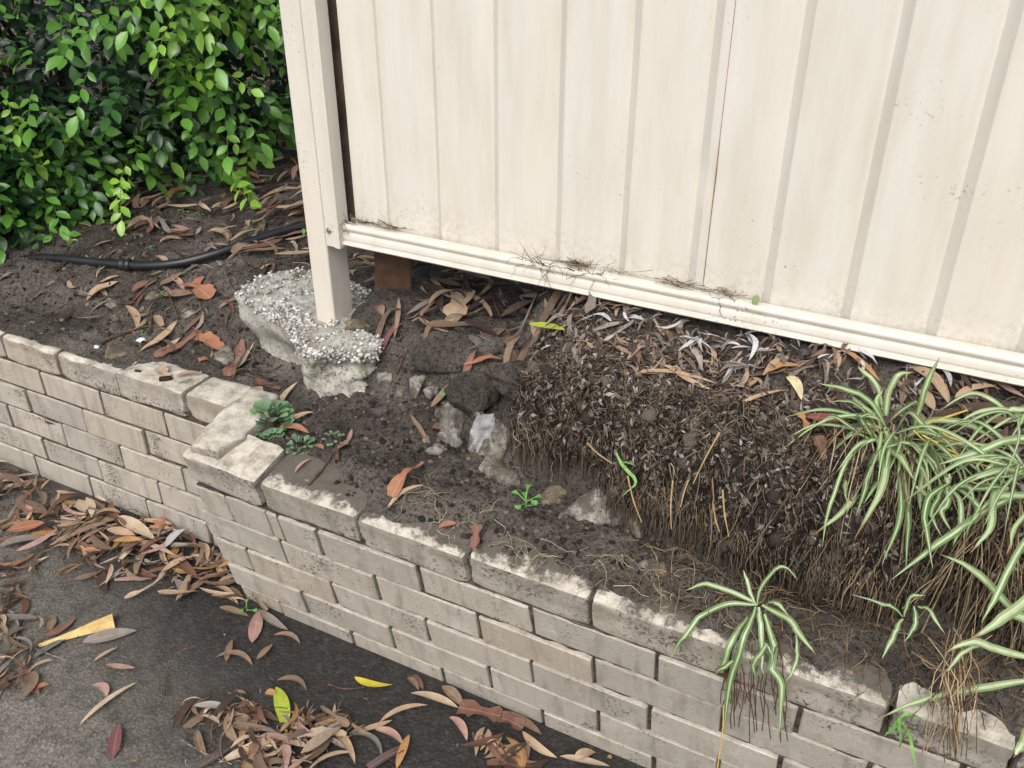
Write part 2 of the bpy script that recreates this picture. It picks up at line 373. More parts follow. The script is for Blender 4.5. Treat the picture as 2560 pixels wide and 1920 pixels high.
def mat_concrete(name='old_concrete', c=((118, 114, 102), (160, 156, 144), (196, 192, 182)), s=14):
    m, n, l, b = nodes(name, .92, .2); co = wpos(n)
    k = ramp(n, l, noise(n, l, co, s, 6, .65), [(.3, lin(*c[0])), (.5, lin(*c[1])), (.7, lin(*c[2]))])
    k = mixc(n, l, ramp(n, l, noise(n, l, co, 130, 5, .75), [(.36, G3(.8)), (.48, G3(0))]), k, lin(70, 66, 58))
    k = mixc(n, l, ramp(n, l, noise(n, l, co, 10, 3), [(.58, G3(0)), (.70, G3(.5))]), k, lin(120, 118, 88))
    if name != 'old_concrete': k = mixc(n, l, ramp(n, l, noise(n, l, co, 34, 5, .7), [(.44, G3(0)), (.58, G3(.85))]), k, lin(86, 78, 70))
    l.new(k, b.inputs['Base Color'])
    bump(n, l, b, mth(n, l, 'ADD', noise(n, l, co, 70, 5, .7), noise(n, l, co, 300, 3)), .9, .004); return m

M = {}
M['soil'] = mat_soil(); M['brick'] = mat_brick(); M['brick_cap'] = mat_brick(True); M['brick_dirty'] = mat_brick(True, True); M['drive'] = mat_drive(); M['fence'] = mat_fence(); M['rail'] = mat_fence(False)
M['mortar'] = mat_plain('dirty_mortar', lin(52, 47, 41), lin(112, 102, 90), 40, .95, .1, .9, .005, 150)
M['rootsoil'] = mat_plain('root_bound_soil', lin(24, 21, 19), lin(66, 59, 53), 60, .95, .1, 1.0, .006, 130)
M['leaf'] = mat_leaf_obj('dry_leaf'); M['fresh_leaf'] = mat_leaf_obj('fresh_leaf', .4, .45, False, .3)
M['litter'] = mat_attr('leaf_litter', .75, .2, .5, 120, .1); M['root'] = mat_attr('dry_root', .9, .15, .5, 200)
M['crumb'] = mat_attr('soil_crumb', .95, .15, .4, 160); M['pebble'] = mat_attr('white_pebble', .8, .3, .25, 150)
M['green'] = mat_attr('glossy_leaflet', .30, .5, .25, 60, .18, .12); M['weed'] = mat_attr('weed_leaf', .55, .35, .2, 90, .2, .15)
M['blade'] = mat_blade(); M['blade_soft'] = mat_blade(False); M['concrete'] = mat_concrete('old_concrete', ((136, 133, 122), (182, 179, 169), (212, 210, 202)))
M['conc_pale'] = mat_concrete('broken_concrete', ((112, 106, 96), (156, 150, 140), (190, 186, 178)), 22)
M['stone'] = mat_concrete('bank_stone', ((96, 86, 70), (140, 128, 106), (168, 156, 134)), 18)
M['hose'] = mat_plain('black_polythene', lin(26, 27, 30), lin(40, 42, 46), 20, .38, .5, .15, .001, 200)
M['timber'] = mat_plain('brown_timber', lin(72, 53, 42), lin(100, 78, 62), 30, .85, .2, .4, .002, 90)
M['split'] = mat_plain('split_yellow_wood', lin(206, 170, 104), lin(238, 212, 152), 40, .7, .3, .4, .002, 120)
M['straw'] = mat_plain('straw_stem', lin(150, 124, 88), lin(184, 158, 118), 50, .8, .2, .3, .001, 200)
M['twig'] = mat_plain('twig_bark', lin(66, 48, 40), lin(116, 90, 76), 60, .85, .2, .5, .001, 240)
M['steel'] = mat_plain('zinc_screw', lin(150, 150, 150), lin(200, 200, 200), 60, .35, .6, .1, .001)
M['steel'].node_tree.nodes['Principled BSDF'].inputs['Metallic'].default_value = .8
M['gap'] = mat_plain('dark_inner_steel', lin(70, 60, 52), lin(110, 96, 84), 20, .8, .2)

# ------------------------------------------------------------------ ground
AX = np.concatenate([np.arange(-9, -1.9, .12), np.arange(-1.9, -.8, .010), np.arange(-.8, 1.45, .0052), np.arange(1.45, 2.6, .02), np.arange(2.6, 6, .2)])
BX = np.concatenate([np.arange(.012, .56, .0042), np.arange(.56, 1.3, .010), 1.3 + np.cumsum(.014 * 1.045 ** np.arange(75))])
BX = np.concatenate([BX, [14, 22, 40]])
A2, B2 = np.meshgrid(AX, BX, indexing='ij'); Z2 = soil(A2, B2)
V = np.stack([A2, B2, Z2], -1).reshape(-1, 3); na, nb = A2.shape
idx = np.arange(na * nb).reshape(na, nb); F = np.stack([idx[:-1, :-1], idx[1:, :-1], idx[1:, 1:], idx[:-1, 1:]], -1)
keep = ~((AX[1:, None] < -.14) & (BX[None, :-1] < LB + .015)) & ~((AX[1:, None] < -.20) & (BX[None, :-1] < LB + .015))
F = F[keep]
obj('soil_bank', mesh_np('soil_bank', V, F, smooth=True), M['soil'], kind='structure')
gx = np.linspace(-9, 7, 161); gy = np.linspace(-9, .5, 96); GX, GY = np.meshgrid(gx, gy, indexing='ij')
GZ = .004 * fbm(GX * 2, GY * 2, 0, 3) - .004
gi = np.arange(GX.size).reshape(GX.shape); GF = np.stack([gi[:-1, :-1], gi[1:, :-1], gi[1:, 1:], gi[:-1, 1:]], -1).reshape(-1, 4)
obj('driveway', mesh_np('driveway', np.stack([GX, GY, GZ], -1).reshape(-1, 3), GF, smooth=True), M['drive'], kind='structure')

# ------------------------------------------------------------------ brick walls
def brick_mesh(l, d, h, seed, rough=.0011, bev=.004):
    """box with cut-back edges, every corner a little off; x length, y depth (front at 0), z down from 0"""
    r = random.Random(seed); bm = bmesh.new()
    bmesh.ops.create_cube(bm, size=1)
    for v in bm.verts: v.co = Vector(((v.co.x + .5) * l, (v.co.y + .5) * d, (v.co.z - .5) * h))
    bmesh.ops.bevel(bm, geom=bm.edges[:], offset=bev, segments=1, profile=.5, affect='EDGES')
    for v in bm.verts: v.co += Vector((r.uniform(-1, 1), r.uniform(-1, 1), r.uniform(-1, 1))) * rough
    me = bpy.data.meshes.new('brick'); bm.to_mesh(me); bm.free(); return me
def cap_mesh(l, d, h, seed):
    """weathered cap brick with chipped, worn edges"""
    bm = bmesh.new(); bmesh.ops.create_cube(bm, size=1); bmesh.ops.subdivide_edges(bm, edges=bm.edges[:], cuts=9, use_grid_fill=True)
    V = np.array([v.co[:] for v in bm.verts]); ex = np.abs(V) > .499; W = (V + [.5, .5, -.5]) * [l, d, h]; k = ex.sum(1)
    nz = fbm(W[:, 0] * 28 + seed * 3.1, W[:, 1] * 28, W[:, 2] * 28, 3); chip = np.where(k >= 2, .0014 + .0042 * np.clip(nz - .15, 0, 1), 0) + np.where(k >= 3, .002, 0)
    W = W - np.sign(V) * ex * chip[:, None] + .0012 * np.stack([fbm(W[:, 0] * 50 + q, W[:, 1] * 50, W[:, 2] * 50 + seed, 2) for q in (0, 7, 13)], 1)
    for v, w in zip(bm.verts, W): v.co = w
    me = bpy.data.meshes.new('brick'); bm.to_mesh(me); bm.free(); me.polygons.foreach_set('use_smooth', np.ones(len(me.polygons), bool)); return me
wallR = thing('retaining_wall', 'leaning low wall of beige bricks holding the root bank beneath the cream fence', 'wall', (0, 0, WT), 'low brick retaining walls')
wallR.rotation_euler = (math.atan(LEAN), 0, 0)
LR, CR, DEP = .240, .0876, .108
off = [0, .507, 1.008, .455, .023, .50]
left_end = [-.83, -.86, -.94, -.92, -.89, -.86]
special = {0: [-.83, 0, 1, 2, 3, 4, 5.02, 5.62], 1: [-.86, -.50, -.045, .085, .507], 2: [-.94, 0.008], 3: [-.92, -.52, .455], 4: [-.89, .023], 5: [-.86, -.36, .5]}
def brick_row(par, k, joints, L, CH, dep, cap, tilt=None, hjit=.0016):
    for i in range(len(joints) - 1):
        s0, s1 = joints[i], joints[i + 1]; rr = random.Random(k * 97 + i * 13 + int(L * 1e4))
        g = .0034 + rr.uniform(0, .0016); 
        crack = (k == 1 and i in (1, 2) and par is wallR)
        if crack: g = .0022
        me = cap_mesh((s1 - s0) * L - 2 * g, dep, CH - .0085, k * 31 + i + L * 77) if cap else brick_mesh((s1 - s0) * L - 2 * g, dep, CH - .0085 - rr.uniform(0, .0022), k * 31 + i, bev=.0030 if cap else .0018)
        o = obj('brick', me, (M['brick_dirty'] if par is wallR and i > 0 else M['brick_cap']) if cap else M['brick'], par)
        if cap: o.modifiers.new('edge', 'EDGE_SPLIT').split_angle = math.radians(42)
        o.location = (s0 * L + g, rr.uniform(-hjit, hjit) * 1.6, -k * CH - rr.uniform(-.001, .0015)); o.rotation_euler = (rr.uniform(-.012, .012), rr.uniform(-.006, .006), rr.uniform(-.006, .006))
        if tilt and i in tilt: o.location.z += tilt[i][0]; o.rotation_euler.y += tilt[i][1]; o.location.y += tilt[i][2]
for k in range(6):
    j = list(special[k])
    if k == 0: j = [-.83, 0, 1, 2, 3, 4, 5.02]
    else:
        x = j[-1]
        while x < 8.2: x += 1; j.append(x)
    brick_row(wallR, k, j, LR, CR, DEP, k == 0, {0: (.013, .045, -.004), 1: (.002, .0, 0), 2: (-.001, 0, -.003), 3: (-.001, 0, .002)} if k == 0 else None)
brick_row(wallR, 0, [5.02, 5.72, 6.7, 7.7, 8.7], LR, CR, DEP, True)
def mortar_box(par, a0, a1, y0, y1, z0, z1, nx, nz, amp):
    gx = np.linspace(a0, a1, nx); gz = np.linspace(z0, z1, nz); X, Zz = np.meshgrid(gx, gz, indexing='ij')
    Y = y0 + amp * fbm(X * 40, Zz * 40, 2, 3); V = np.stack([X, Y, Zz], -1).reshape(-1, 3); i = np.arange(nx * nz).reshape(nx, nz)
    F = np.stack([i[:-1, :-1], i[1:, :-1], i[1:, 1:], i[:-1, 1:]], -1).reshape(-1, 4)
    n0 = len(V); B = np.array([[a0, y1, z0], [a1, y1, z0], [a1, y1, z1], [a0, y1, z1]]); V = np.vstack([V, B])
    c = [i[0, 0], i[-1, 0], i[-1, -1], i[0, -1]]
    F = np.vstack([F, [[n0, n0 + 3, n0 + 2, n0 + 1], [c[0], n0, n0 + 1, c[1]], [c[1], n0 + 1, n0 + 2, c[2]], [c[2], n0 + 2, n0 + 3, c[3]], [c[3], n0 + 3, n0, c[0]]]])
    return obj('mortar', mesh_np('mortar', V, F, smooth=False), M['mortar'], par)
mortar_box(wallR, -.835 * LR, 8.6 * LR, .0062, DEP - .006, -.54, -CR + .004, 260, 60, .0028)
mortar_box(wallR, -.80 * LR, 5.01 * LR, .011, DEP - .008, -CR + .002, -.014, 180, 10, .003)
wallL = thing('retaining_wall', 'upright brick wall with crumbling cream top, set back behind the leaning wall', 'wall', (-1.057, LB, LT), 'low brick retaining walls')
LL, CL, DL = .2208, .0791, .100
offL = [0, .55, .156, -.334, .19, -.1]
for k in range(7):
    if k == 0: j = list(range(-9, 1)) + [.95, 1.93, 2.96, 4.0]
    else:
        st = offL[k] if k < 6 else .4; j = [st + q for q in range(-9, 4)] + [4.2]
    brick_row(wallL, k, j, LL, CL, DL, k == 0, {10: (-.002, .01, .002), 11: (.002, -.004, -.004), 12: (.001, 0, 0)} if k == 0 else None)
mortar_box(wallL, -36 * LL, 4.2 * LL, .0056, DL - .006, -.53, -CL + .003, 200, 60, .0026)
mortar_box(wallL, -36 * LL, 3.98 * LL, .008, DL - .008, -CL + .001, -.012, 160, 10, .003)

# ------------------------------------------------------------------ lumps: rocks, footing, mortar slab
def rock_mesh(size, seed, sub=3, amp=.35, flat=.0, facet=0.0):
    V, F = ICO[sub]; s = seed * 3.71
    d = 1 + amp * fbm(V[:, 0] * 1.3 + s, V[:, 1] * 1.3, V[:, 2] * 1.3, 3) + .10 * amp * fbm(V[:, 0] * 6 + s, V[:, 1] * 6, V[:, 2] * 6, 3)
    W = V * d[:, None]; rr = np.random.default_rng(seed + 500)
    if facet:
        for _ in range(9):
            nn = rr.standard_normal(3); nn /= np.linalg.norm(nn); h_ = rr.uniform(.55, .85); W = W - np.maximum(W @ nn - h_, 0)[:, None] * nn * facet
        W = W * (1 + .05 * fbm(W[:, 0] * 5 + s, W[:, 1] * 5, W[:, 2] * 5, 3))[:, None]
    W = W * np.asarray(size) * (1.12 if facet else 1)
    return mesh_np('rock', W, F, smooth=True)
def rock(name, pos, size, seed, mat, label, cat, group=None, rot=0.0, sub=3, amp=.35, tilt=(0, 0)):
    o = obj(name, rock_mesh(size, seed, sub, amp, 0, 0 if mat == 'soil' else .93), M[mat]); o.location = np.asarray(pos) - [0, 0, size[2] * .28]; o.rotation_euler = (tilt[0], tilt[1], rot); o['label'] = label; o['category'] = cat
    if group: o['group'] = group
    return o
# concrete footing round the fence post
FOOT = np.array([(-.450, .452), (-.33, .415), (-.212, .382), (-.172, .345), (-.085, .318), (-.03, .332), (.008, .372), (.022, .43), (0, .52), (-.08, .60), (-.25, .66), (-.40, .66), (-.465, .56)])
fc = np.array([-.2, .48])
def foot_r(th):
    d = FOOT - fc; t = np.arctan2(d[:, 1], d[:, 0]); r = np.hypot(d[:, 0], d[:, 1])
    # straight polygon sides: intersect the ray with each edge
    out = np.full(th.shape, .05)
    for i in range(len(FOOT)):
        p, q = FOOT[i] - fc, FOOT[(i + 1) % len(FOOT)] - fc; e = q - p
        den = np.cos(th) * e[1] - np.sin(th) * e[0]
        with np.errstate(divide='ignore', invalid='ignore'):
            rr = (p[0] * e[1] - p[1] * e[0]) / den; uu = (p[0] * np.sin(th) - p[1] * np.cos(th)) / den
        # u along the edge: p + u e parallel to ray
        ok = (rr > 0) & (uu >= -1e-6) & (uu <= 1 + 1e-6); out = np.where(ok, rr, out)
    return out
nth = 220; TH = np.linspace(-np.pi, np.pi, nth, endpoint=False); R0 = foot_r(TH); R0 = (np.roll(R0, 1) + 2 * R0 + np.roll(R0, -1)) / 4
rows = []
ZT = .612
for q in (0.02, .2, .4, .6, .75, .87, .95):                      # top
    x = fc[0] + np.cos(TH) * R0 * q; y = fc[1] + np.sin(TH) * R0 * q
    z = ZT + .010 * fbm(x * 12, y * 12, 1, 3) + .005 * fbm(x * 60, y * 60, 3, 3) - .022 * sm(x, -.22, -.10) * sm(-y, -.5, -.36) - .006 * sm(q, .8, 1)
    rows.append(np.stack([x, y, z], 1))
zs = np.concatenate([np.linspace(.604, .50, 26), np.linspace(.49, .36, 8)])
for z in zs:
    u = (ZT - z) / .12
    x0 = np.cos(TH); y0 = np.sin(TH)
    px = fc[0] + x0 * R0; right = sm(px, -.20, -.13)             # right lobe is undercut and lumpy, left face smooth
    under = right * (.014 * sm(u, .10, .34) - .030 * sm(u, .40, 1.0)) + (1 - right) * (.012 * sm(u, .0, .25) + .05 * sm(u, .45, 1.1))
    r = R0 - under + (.004 * fbm(px * 16, (fc[1] + y0 * R0) * 16, z * 22, 3) + .034 * right * (np.abs(fbm(px * 10, (fc[1] + y0 * R0) * 10, z * 14, 3)) - .30)) + (.0015 + .008 * right) * fbm(px * 70, (fc[1] + y0 * R0) * 70, z * 70, 2)
    rows.append(np.stack([fc[0] + x0 * r, fc[1] + y0 * r, np.full(nth, z) + .012 * fbm(px * 14, y0 * 3, 5, 2) * (z < .6)], 1))
V = np.concatenate(rows); nr = len(rows); i = np.arange(nr * nth).reshape(nr, nth); jn = np.roll(i, -1, 1)
F = np.stack([i[:-1], i[1:], jn[1:], jn[:-1]], -1).reshape(-1, 4); F = F[:, ::-1]
footing = thing('concrete_footing', 'broken lump of grey pebbly concrete around the foot of the fence post', 'footing', (0, 0, 0))
obj('concrete', mesh_np('footing', V, F, smooth=True), M['concrete'], footing)
ac = Acc(); IV, IF = ICO[1]
def pebbles(ac, pts, r0, r1, cols, sub=1):
    IV, IF = ICO[sub]
    for p in pts:
        s = (RNG.uniform(r0, r1) if r1 / r0 < 3.5 else r0 + (r1 - r0) * RNG.random() ** 7) * np.array([1, RNG.uniform(.65, 1), RNG.uniform(.55, .85)]); th = RNG.uniform(0, 6.3); c, sn = math.cos(th), math.sin(th)
        q = IV * s * (1 + .32 * RNG.standard_normal((len(IV), 1)).clip(-1.2, 1.2)); q = np.stack([q[:, 0] * c - q[:, 1] * sn, q[:, 0] * sn + q[:, 1] * c, q[:, 2]], 1)
        k = cols[RNG.integers(len(cols))]; ac.add(q + p, IF, np.array(k) * RNG.uniform(.8, 1.1))
WH = [lin(214, 213, 210), lin(230, 229, 226), lin(222, 220, 216), lin(184, 180, 173), lin(150, 144, 134), lin(186, 184, 182), lin(168, 164, 160), lin(214, 206, 192), lin(150, 146, 140)]
rowsA = np.array(rows); pts = []
for q in range(4600):
    r_ = RNG.integers(2, 12); t_ = RNG.integers(nth); p = rowsA[r_, t_] + RNG.normal(0, .004, 3) - [0, 0, .0012]
    if p[0] < -.21 and r_ > 6 and p[1] < .5: continue
    if (p[0] + .10) ** 2 + (p[1] - .50) ** 2 < .055 ** 2: continue
    pts.append(p)
pts2 = [rowsA[RNG.integers(12, 26), t] + RNG.normal(0, .003, 3) for t in RNG.integers(0, nth, 600) if rowsA[8, t, 0] > -.19 and rowsA[8, t, 1] < .5]
pebbles(ac, pts, .0022, .0064, WH); pebbles(ac, pts2, .002, .005, [lin(160, 156, 144), lin(130, 126, 114), lin(180, 176, 164)])
o = obj('exposed_pebbles', ac.mesh('pebbles', True), M['pebble'], footing); o['kind'] = 'stuff'
# mortar slab bedded across the end of both walls
def slab(name, poly, z0, z1, mat, label, cat, seed, amp=.004):
    P = np.array(poly); c = P.mean(0); n = 64; t = np.linspace(0, len(P), n, endpoint=False); Pc = np.vstack([P, P[:1]])
    ring = np.array([Pc[int(u)] + (Pc[int(u) + 1] - Pc[int(u)]) * (u % 1) for u in t]); rows = []
    for q, zz in ((.01, z1 + .004), (.35, z1 + .004), (.65, z1 + .003), (.86, z1 + .001), (.96, z1 - .003), (1.0, z1 - .010), (1.01, (z0 + z1) / 2), (1.02, z0)):
        x = c + (ring - c) * q; zz2 = zz + amp * fbm(x[:, 0] * 30, x[:, 1] * 30, seed, 3)
        rows.append(np.stack([x[:, 0] + amp * fbm(x[:, 0] * 40, x[:, 1] * 40, seed + 3, 3) * (q > .9), x[:, 1] + amp * fbm(x[:, 0] * 40, x[:, 1] * 40, seed + 7, 3) * (q > .9), zz2], 1))
    V = np.concatenate(rows); i = np.arange(len(rows) * n).reshape(len(rows), n); j = np.roll(i, -1, 1)
    F = np.stack([i[:-1], i[1:], j[1:], j[:-1]], -1).reshape(-1, 4)
    o = obj(name, mesh_np(name, V, F, smooth=True), mat); o['label'] = label; o['category'] = cat; return o
slab('mortar_slab', [at_z(x * 2560 / 2212, y * 2560 / 2212, .497)[:2] for x, y in ((412, 966), (470, 903), (540, 842), (606, 852), (584, 905), (530, 952), (468, 984))], .455, .508, M['brick_cap'], 'mossy slab of old mortar bridging the corner of the two walls', 'mortar', 3)

# stones and rubble (photo pixel, size, ...)
def put(px, py, up=0.0):
    p = hit(px, py); return np.array([p[0], p[1], float(surf(p[0], p[1])) + up])
c2 = lambda x, y: (x * .38879, 560 + y * .38879)
c3 = lambda x, y: (x * .38879, 1275 + y * .38879)
c4 = lambda x, y: (700 + x * .38879, 1275 + y * .38879)
c5 = lambda x, y: (560 + x * .38879, 560 + y * .38879)
c6 = lambda x, y: (1200 + x * .38879, 700 + y * .38879)
c7 = lambda x, y: (1700 + x * .38879, 800 + y * .38879)
c8 = lambda x, y: (1500 + x * .4792, 1275 + y * .4792)
cB = lambda x, y: (420 + x * .28933, 900 + y * .28933)
c1 = lambda x, y: (x * .38879, y * .38879)
G = 'stones on the bank'
rock('stone', put(*c2(770, 820)), (.046, .030, .019), 1, 'stone', 'flat yellowish stone lying behind the cream wall top', 'stone', G, .3)
rock('stone', put(*c2(735, 515)), (.030, .022, .020), 2, 'conc_pale', 'pale knobbly stone beside a large tan leaf below the hose', 'stone', G, .9)
rock('stone', put(*c2(735, 605)), (.017, .014, .012), 3, 'stone', 'small brown stone just below the pale knobbly stone', 'stone', G, .2)
rock('stone', put(*c2(985, 465)), (.018, .016, .014), 4, 'stone', 'small round stone by twigs below the black hose joiner', 'stone', G, .4)
rock('stone', put(*c2(1215, 575)), (.022, .016, .014), 5, 'conc_pale', 'pinkish white stone amid leaves left of the concrete footing', 'stone', G, .7)
rock('stone', put(*c2(1440, 830)), (.028, .040, .020), 6, 'conc_pale', 'white chunk of concrete between red bark and the footing', 'rubble', G, 1.0)
rock('stone', put(*c1(1640, 1460)), (.042, .032, .026), 7, 'stone', 'grey brown stone resting above the black hose near the post', 'stone', G, .5)
rock('stone', put(*c2(1940, 410), .03), (.040, .034, .022), 8, 'conc_pale', 'grey stone set on the pebbly footing against the post', 'stone', G, .6)
rock('stone', put(*c2(1720, 400), .02), (.030, .024, .015), 9, 'stone', 'tan stone sunk in the pebbly top of the footing', 'stone', G, .2)
rock('stone', put(*c5(865, 665), .008), (.030, .020, .014), 10, 'stone', 'sandy stone at the right shoulder of the footing', 'stone', G, .4)
rock('clod', put(*c5(1430, 800), .0), (.075, .060, .052), 12, 'soil', 'large grey clod of earth under the low end of the fence gap', 'clod', None, .3, 4, .28)
for q_, b__, s_, sd_, lb_ in ((c5(1600, 1050), .335, (.050, .045, .045), 71, 'dark crumbly clod at the shoulder of the root mat'), (c5(1640, 1330), .29, (.034, .030, .042), 72, 'dark clod wedged behind the plastic scrap'), (c5(1590, 1480), .262, (.030, .026, .026), 73, 'dark clod low on the flank beside stones'), (c5(1860, 960), .335, (.050, .040, .036), 74, 'earthy lump bulging from the mat above the plastic scrap'), (c6(1000, 1330), .215, (.050, .032, .030), 75, 'dark earthy lump under the mat beside the concrete')):
    rock('clod', at_b(*q_, b__), s_, sd_, 'soil', lb_, 'clod', 'clods in the bank', .5, 4, .34)
rock('clod', put(*c5(1720, 800), .0), (.040, .035, .032), 13, 'soil', 'smaller dark clod beside the root mat', 'clod', None, .3, 4, .3)
R_ = 'broken concrete in the bank'
for i, (q, s, lab, sd) in enumerate([
    (c5(1240, 1030), (.030, .020, .032), 'pale chunk of concrete poking from soil beneath the grey clod', 21),
    (c5(1340, 1080), (.032, .018, .014), 'flat grey concrete flake right of the pale chunk', 22),
    (c5(1040, 990), (.024, .016, .018), 'rounded grey lump in the soil below the footing shoulder', 23),
    (c5(1150, 1060), (.020, .014, .014), 'small grey lump between two larger concrete chunks', 24),
    (c5(1500, 1270), (.030, .024, .046), 'tall pale broken concrete piece left of the plastic scrap', 25),
    (c5(1690, 1400), (.036, .026, .042), 'concrete chunk holding the torn plastic scrap', 26),
    (c5(1740, 1560), (.050, .030, .022), 'pale concrete ledge under the left end of the root mat', 27),
    (c5(1430, 1380), (.020, .015, .013), 'grey stone in the cluster below the tall concrete piece', 28),
    (c5(1370, 1450), (.019, .014, .013), 'rounder grey stone lowest in the cluster', 29),
    (c5(1300, 1390), (.015, .013, .011), 'small dark stone at the left of the stone cluster', 30),
    (c5(1630, 1210), (.018, .014, .016), 'ochre stone above the plastic scrap', 31),
    (c5(1630, 1610), (.018, .016, .018), 'grey stone standing below the concrete ledge', 32),
    (c5(1390, 1210), (.014, .012, .018), 'whitish chip beside the tall concrete piece', 33),
    (c6(790, 1480), (.075, .030, .044), 'broad pale concrete block exposed beneath the hanging roots', 34),
    (c6(1010, 1490), (.048, .030, .030), 'grey concrete block right of the broad pale block', 35),
    (c6(510, 1490), (.020, .012, .030), 'thin upright white concrete shard in the soil', 36),
    (c6(480, 1370), (.050, .030, .016), 'yellowish concrete shelf above the white shard', 37),
    (c8(235, 290), (.014, .011, .010), 'white pebble of rubble near the wall top', 38),
    (c8(310, 305), (.016, .014, .016), 'brown rubble lump beside the white pebble', 39)]):
    BF = {25: .30, 26: .275, 27: .245, 31: .30, 32: .225, 33: .31, 34: .205, 35: .20, 36: .19, 37: .215}
    if sd in (25, 26, 27, 34): s = tuple(np.array(s) * (1.5, 1.4, 1.35))
    rock('rubble', at_b(*q, BF[sd]) if sd in BF else put(*q, .002), s, sd, 'stone' if 'ochre' in lab or 'yellowish' in lab or 'brown' in lab else 'conc_pale', lab, 'rubble', R_, RNG.uniform(0, 3), 3, .42)

# ------------------------------------------------------------------ fence
fence = thing('fence', 'cream corrugated steel fence with end post and bottom rail above the bank', 'fence', (-.14, .46, .61))
def fobj(name, me, mat, par=fence, **kw):
    o = obj(name, me, mat, par, **kw); o.matrix_parent_inverse = par.matrix_world.inverted() if False else Matrix.Translation((.14, -.46, -.61)); return o
TOPZ = 2.45
ribs = [-.102, .037, .167, .303, .440, .578, .717, .859, .999, 1.140, 1.280, 1.42, 1.56, 1.70, 1.84, 1.98, 2.12, 2.26]
def sheet_profile(a0, a1):
    pts = []
    for i, r in enumerate(ribs):
        nxt = ribs[i + 1] if i + 1 < len(ribs) else r + .14
        L_ = nxt - r
        # ridge at r (front), pan slopes back to foot of next step, then step forward
        for t, y in ((0, .4708), (.02, .4709), (.25, .4722), (.50, .4738), (.64, .4762), (.73, .4792), (.79, .4826), (.835, .4872), (.85, .4878), (.985, .4712)):
            pts.append((r + L_ * t, y))
    P = np.array(pts); xs = np.unique(np.concatenate([[a0, a1], P[(P[:, 0] > a0) & (P[:, 0] < a1), 0]]))
    return np.stack([xs, np.interp(xs, P[:, 0], P[:, 1])], 1)
def sheet(a0, a1, dy):
    pr = sheet_profile(a0, a1); zs = np.concatenate([np.linspace(.815, 1.4, 40), np.linspace(1.45, TOPZ, 12)])
    X = np.repeat(pr[:, 0][:, None], len(zs), 1); Zz = np.repeat(zs[None], len(pr), 0)
    Y = np.repeat(pr[:, 1][:, None], len(zs), 1) + dy + .0014 * fbm(X * 5, Zz * 3.5, 4, 2) + .004 * np.exp(-(((X - .717) / .03) ** 2 + ((Zz - 1.07) / .04) ** 2))
    V = np.stack([X, Y, Zz], -1).reshape(-1, 3); i = np.arange(X.size).reshape(X.shape)
    F = np.stack([i[:-1, :-1], i[1:, :-1], i[1:, 1:], i[:-1, 1:]], -1).reshape(-1, 4)
    n0 = len(V); V = np.vstack([V, V + [0, .0008, 0]]); F = np.vstack([F, F[:, ::-1] + n0])
    # close the long vertical edges so the lap shows as a real edge
    e = np.stack([i[-1, :-1], i[-1, :-1] + n0, i[-1, 1:] + n0, i[-1, 1:]], -1); e2 = np.stack([i[0, :-1], i[0, 1:], i[0, 1:] + n0, i[0, :-1] + n0], -1)
    F = np.vstack([F, e, e2]); o = fobj('sheet', mesh_np('sheet', V, F, smooth=True), M['fence'])
    md = o.modifiers.new('edge', 'EDGE_SPLIT'); md.split_angle = math.radians(30); return o
def extrude_profile(name, prof, x0, x1, nx, wob=0.0, closed=True, par=fence, mat=None):
    """profile in (y, z) swept along x"""
    P = np.array(prof); xs = np.linspace(x0, x1, nx); n = len(P)
    V = np.concatenate([np.stack([np.full(n, x), P[:, 0] + wob * float(fbm(x * 3, 1, 1, 2)), P[:, 1] + wob * float(fbm(x * 3, 7, 1, 2))], 1) for x in xs])
    i = np.arange(nx * n).reshape(nx, n); j = np.roll(i, -1, 1)
    F = np.stack([i[:-1], j[:-1], j[1:], i[1:]], -1)
    F = (F if closed else F[:, :-1]).reshape(-1, 4)
    o = fobj(name, mesh_np(name, V, F, smooth=True), mat or M['fence'], par)
    md = o.modifiers.new('edge', 'EDGE_SPLIT'); md.split_angle = math.radians(50); return o
rail = [(.466, .863), (.452, .8640), (.4455, .8615), (.4425, .8565), (.4435, .8510), (.4475, .8465), (.4490, .8430), (.4455, .8405), (.4440, .8380), (.4440, .8245), (.4475, .8215), (.4465, .8185), (.4405, .8165), (.4390, .8120), (.4420, .8080), (.4600, .8070), (.4990, .8070), (.4990, .8600), (.4970, .8600), (.4970, .8095), (.466, .8095)]
rail = [(y_, .835 + (z_ - .8355) * .86) for y_, z_ in rail]
extrude_profile('bottom_rail', rail, -.088, 2.3, 60, .0007, mat=M['rail'])
def prism(name, poly, z0, z1, mat, par, nz=2, sm_=False):
    P = np.array(poly); n = len(P); zs = np.linspace(z0, z1, nz); V = np.concatenate([np.column_stack([P, np.full(n, z)]) for z in zs])
    bm = bmesh.new(); vs = [bm.verts.new(v) for v in V]
    for k in range(nz - 1):
        for i in range(n): bm.faces.new([vs[k * n + i], vs[k * n + (i + 1) % n], vs[(k + 1) * n + (i + 1) % n], vs[(k + 1) * n + i]])
    bm.faces.new(vs[:n][::-1]); bm.faces.new(vs[-n:]); bmesh.ops.recalc_face_normals(bm, faces=bm.faces)
    if sm_: bmesh.ops.bevel(bm, geom=[e for e in bm.edges if abs(e.verts[0].co.z - e.verts[1].co.z) > .1], offset=.005, segments=3, profile=.5, affect='EDGES')
    me = bpy.data.meshes.new(name); bm.to_mesh(me); bm.free()
    return fobj(name, me, mat, par)
post = prism('post', [(-.172, .437), (-.118, .437), (-.118, .512), (-.172, .512)], .56, TOPZ, M['rail'], fence, 2, True)
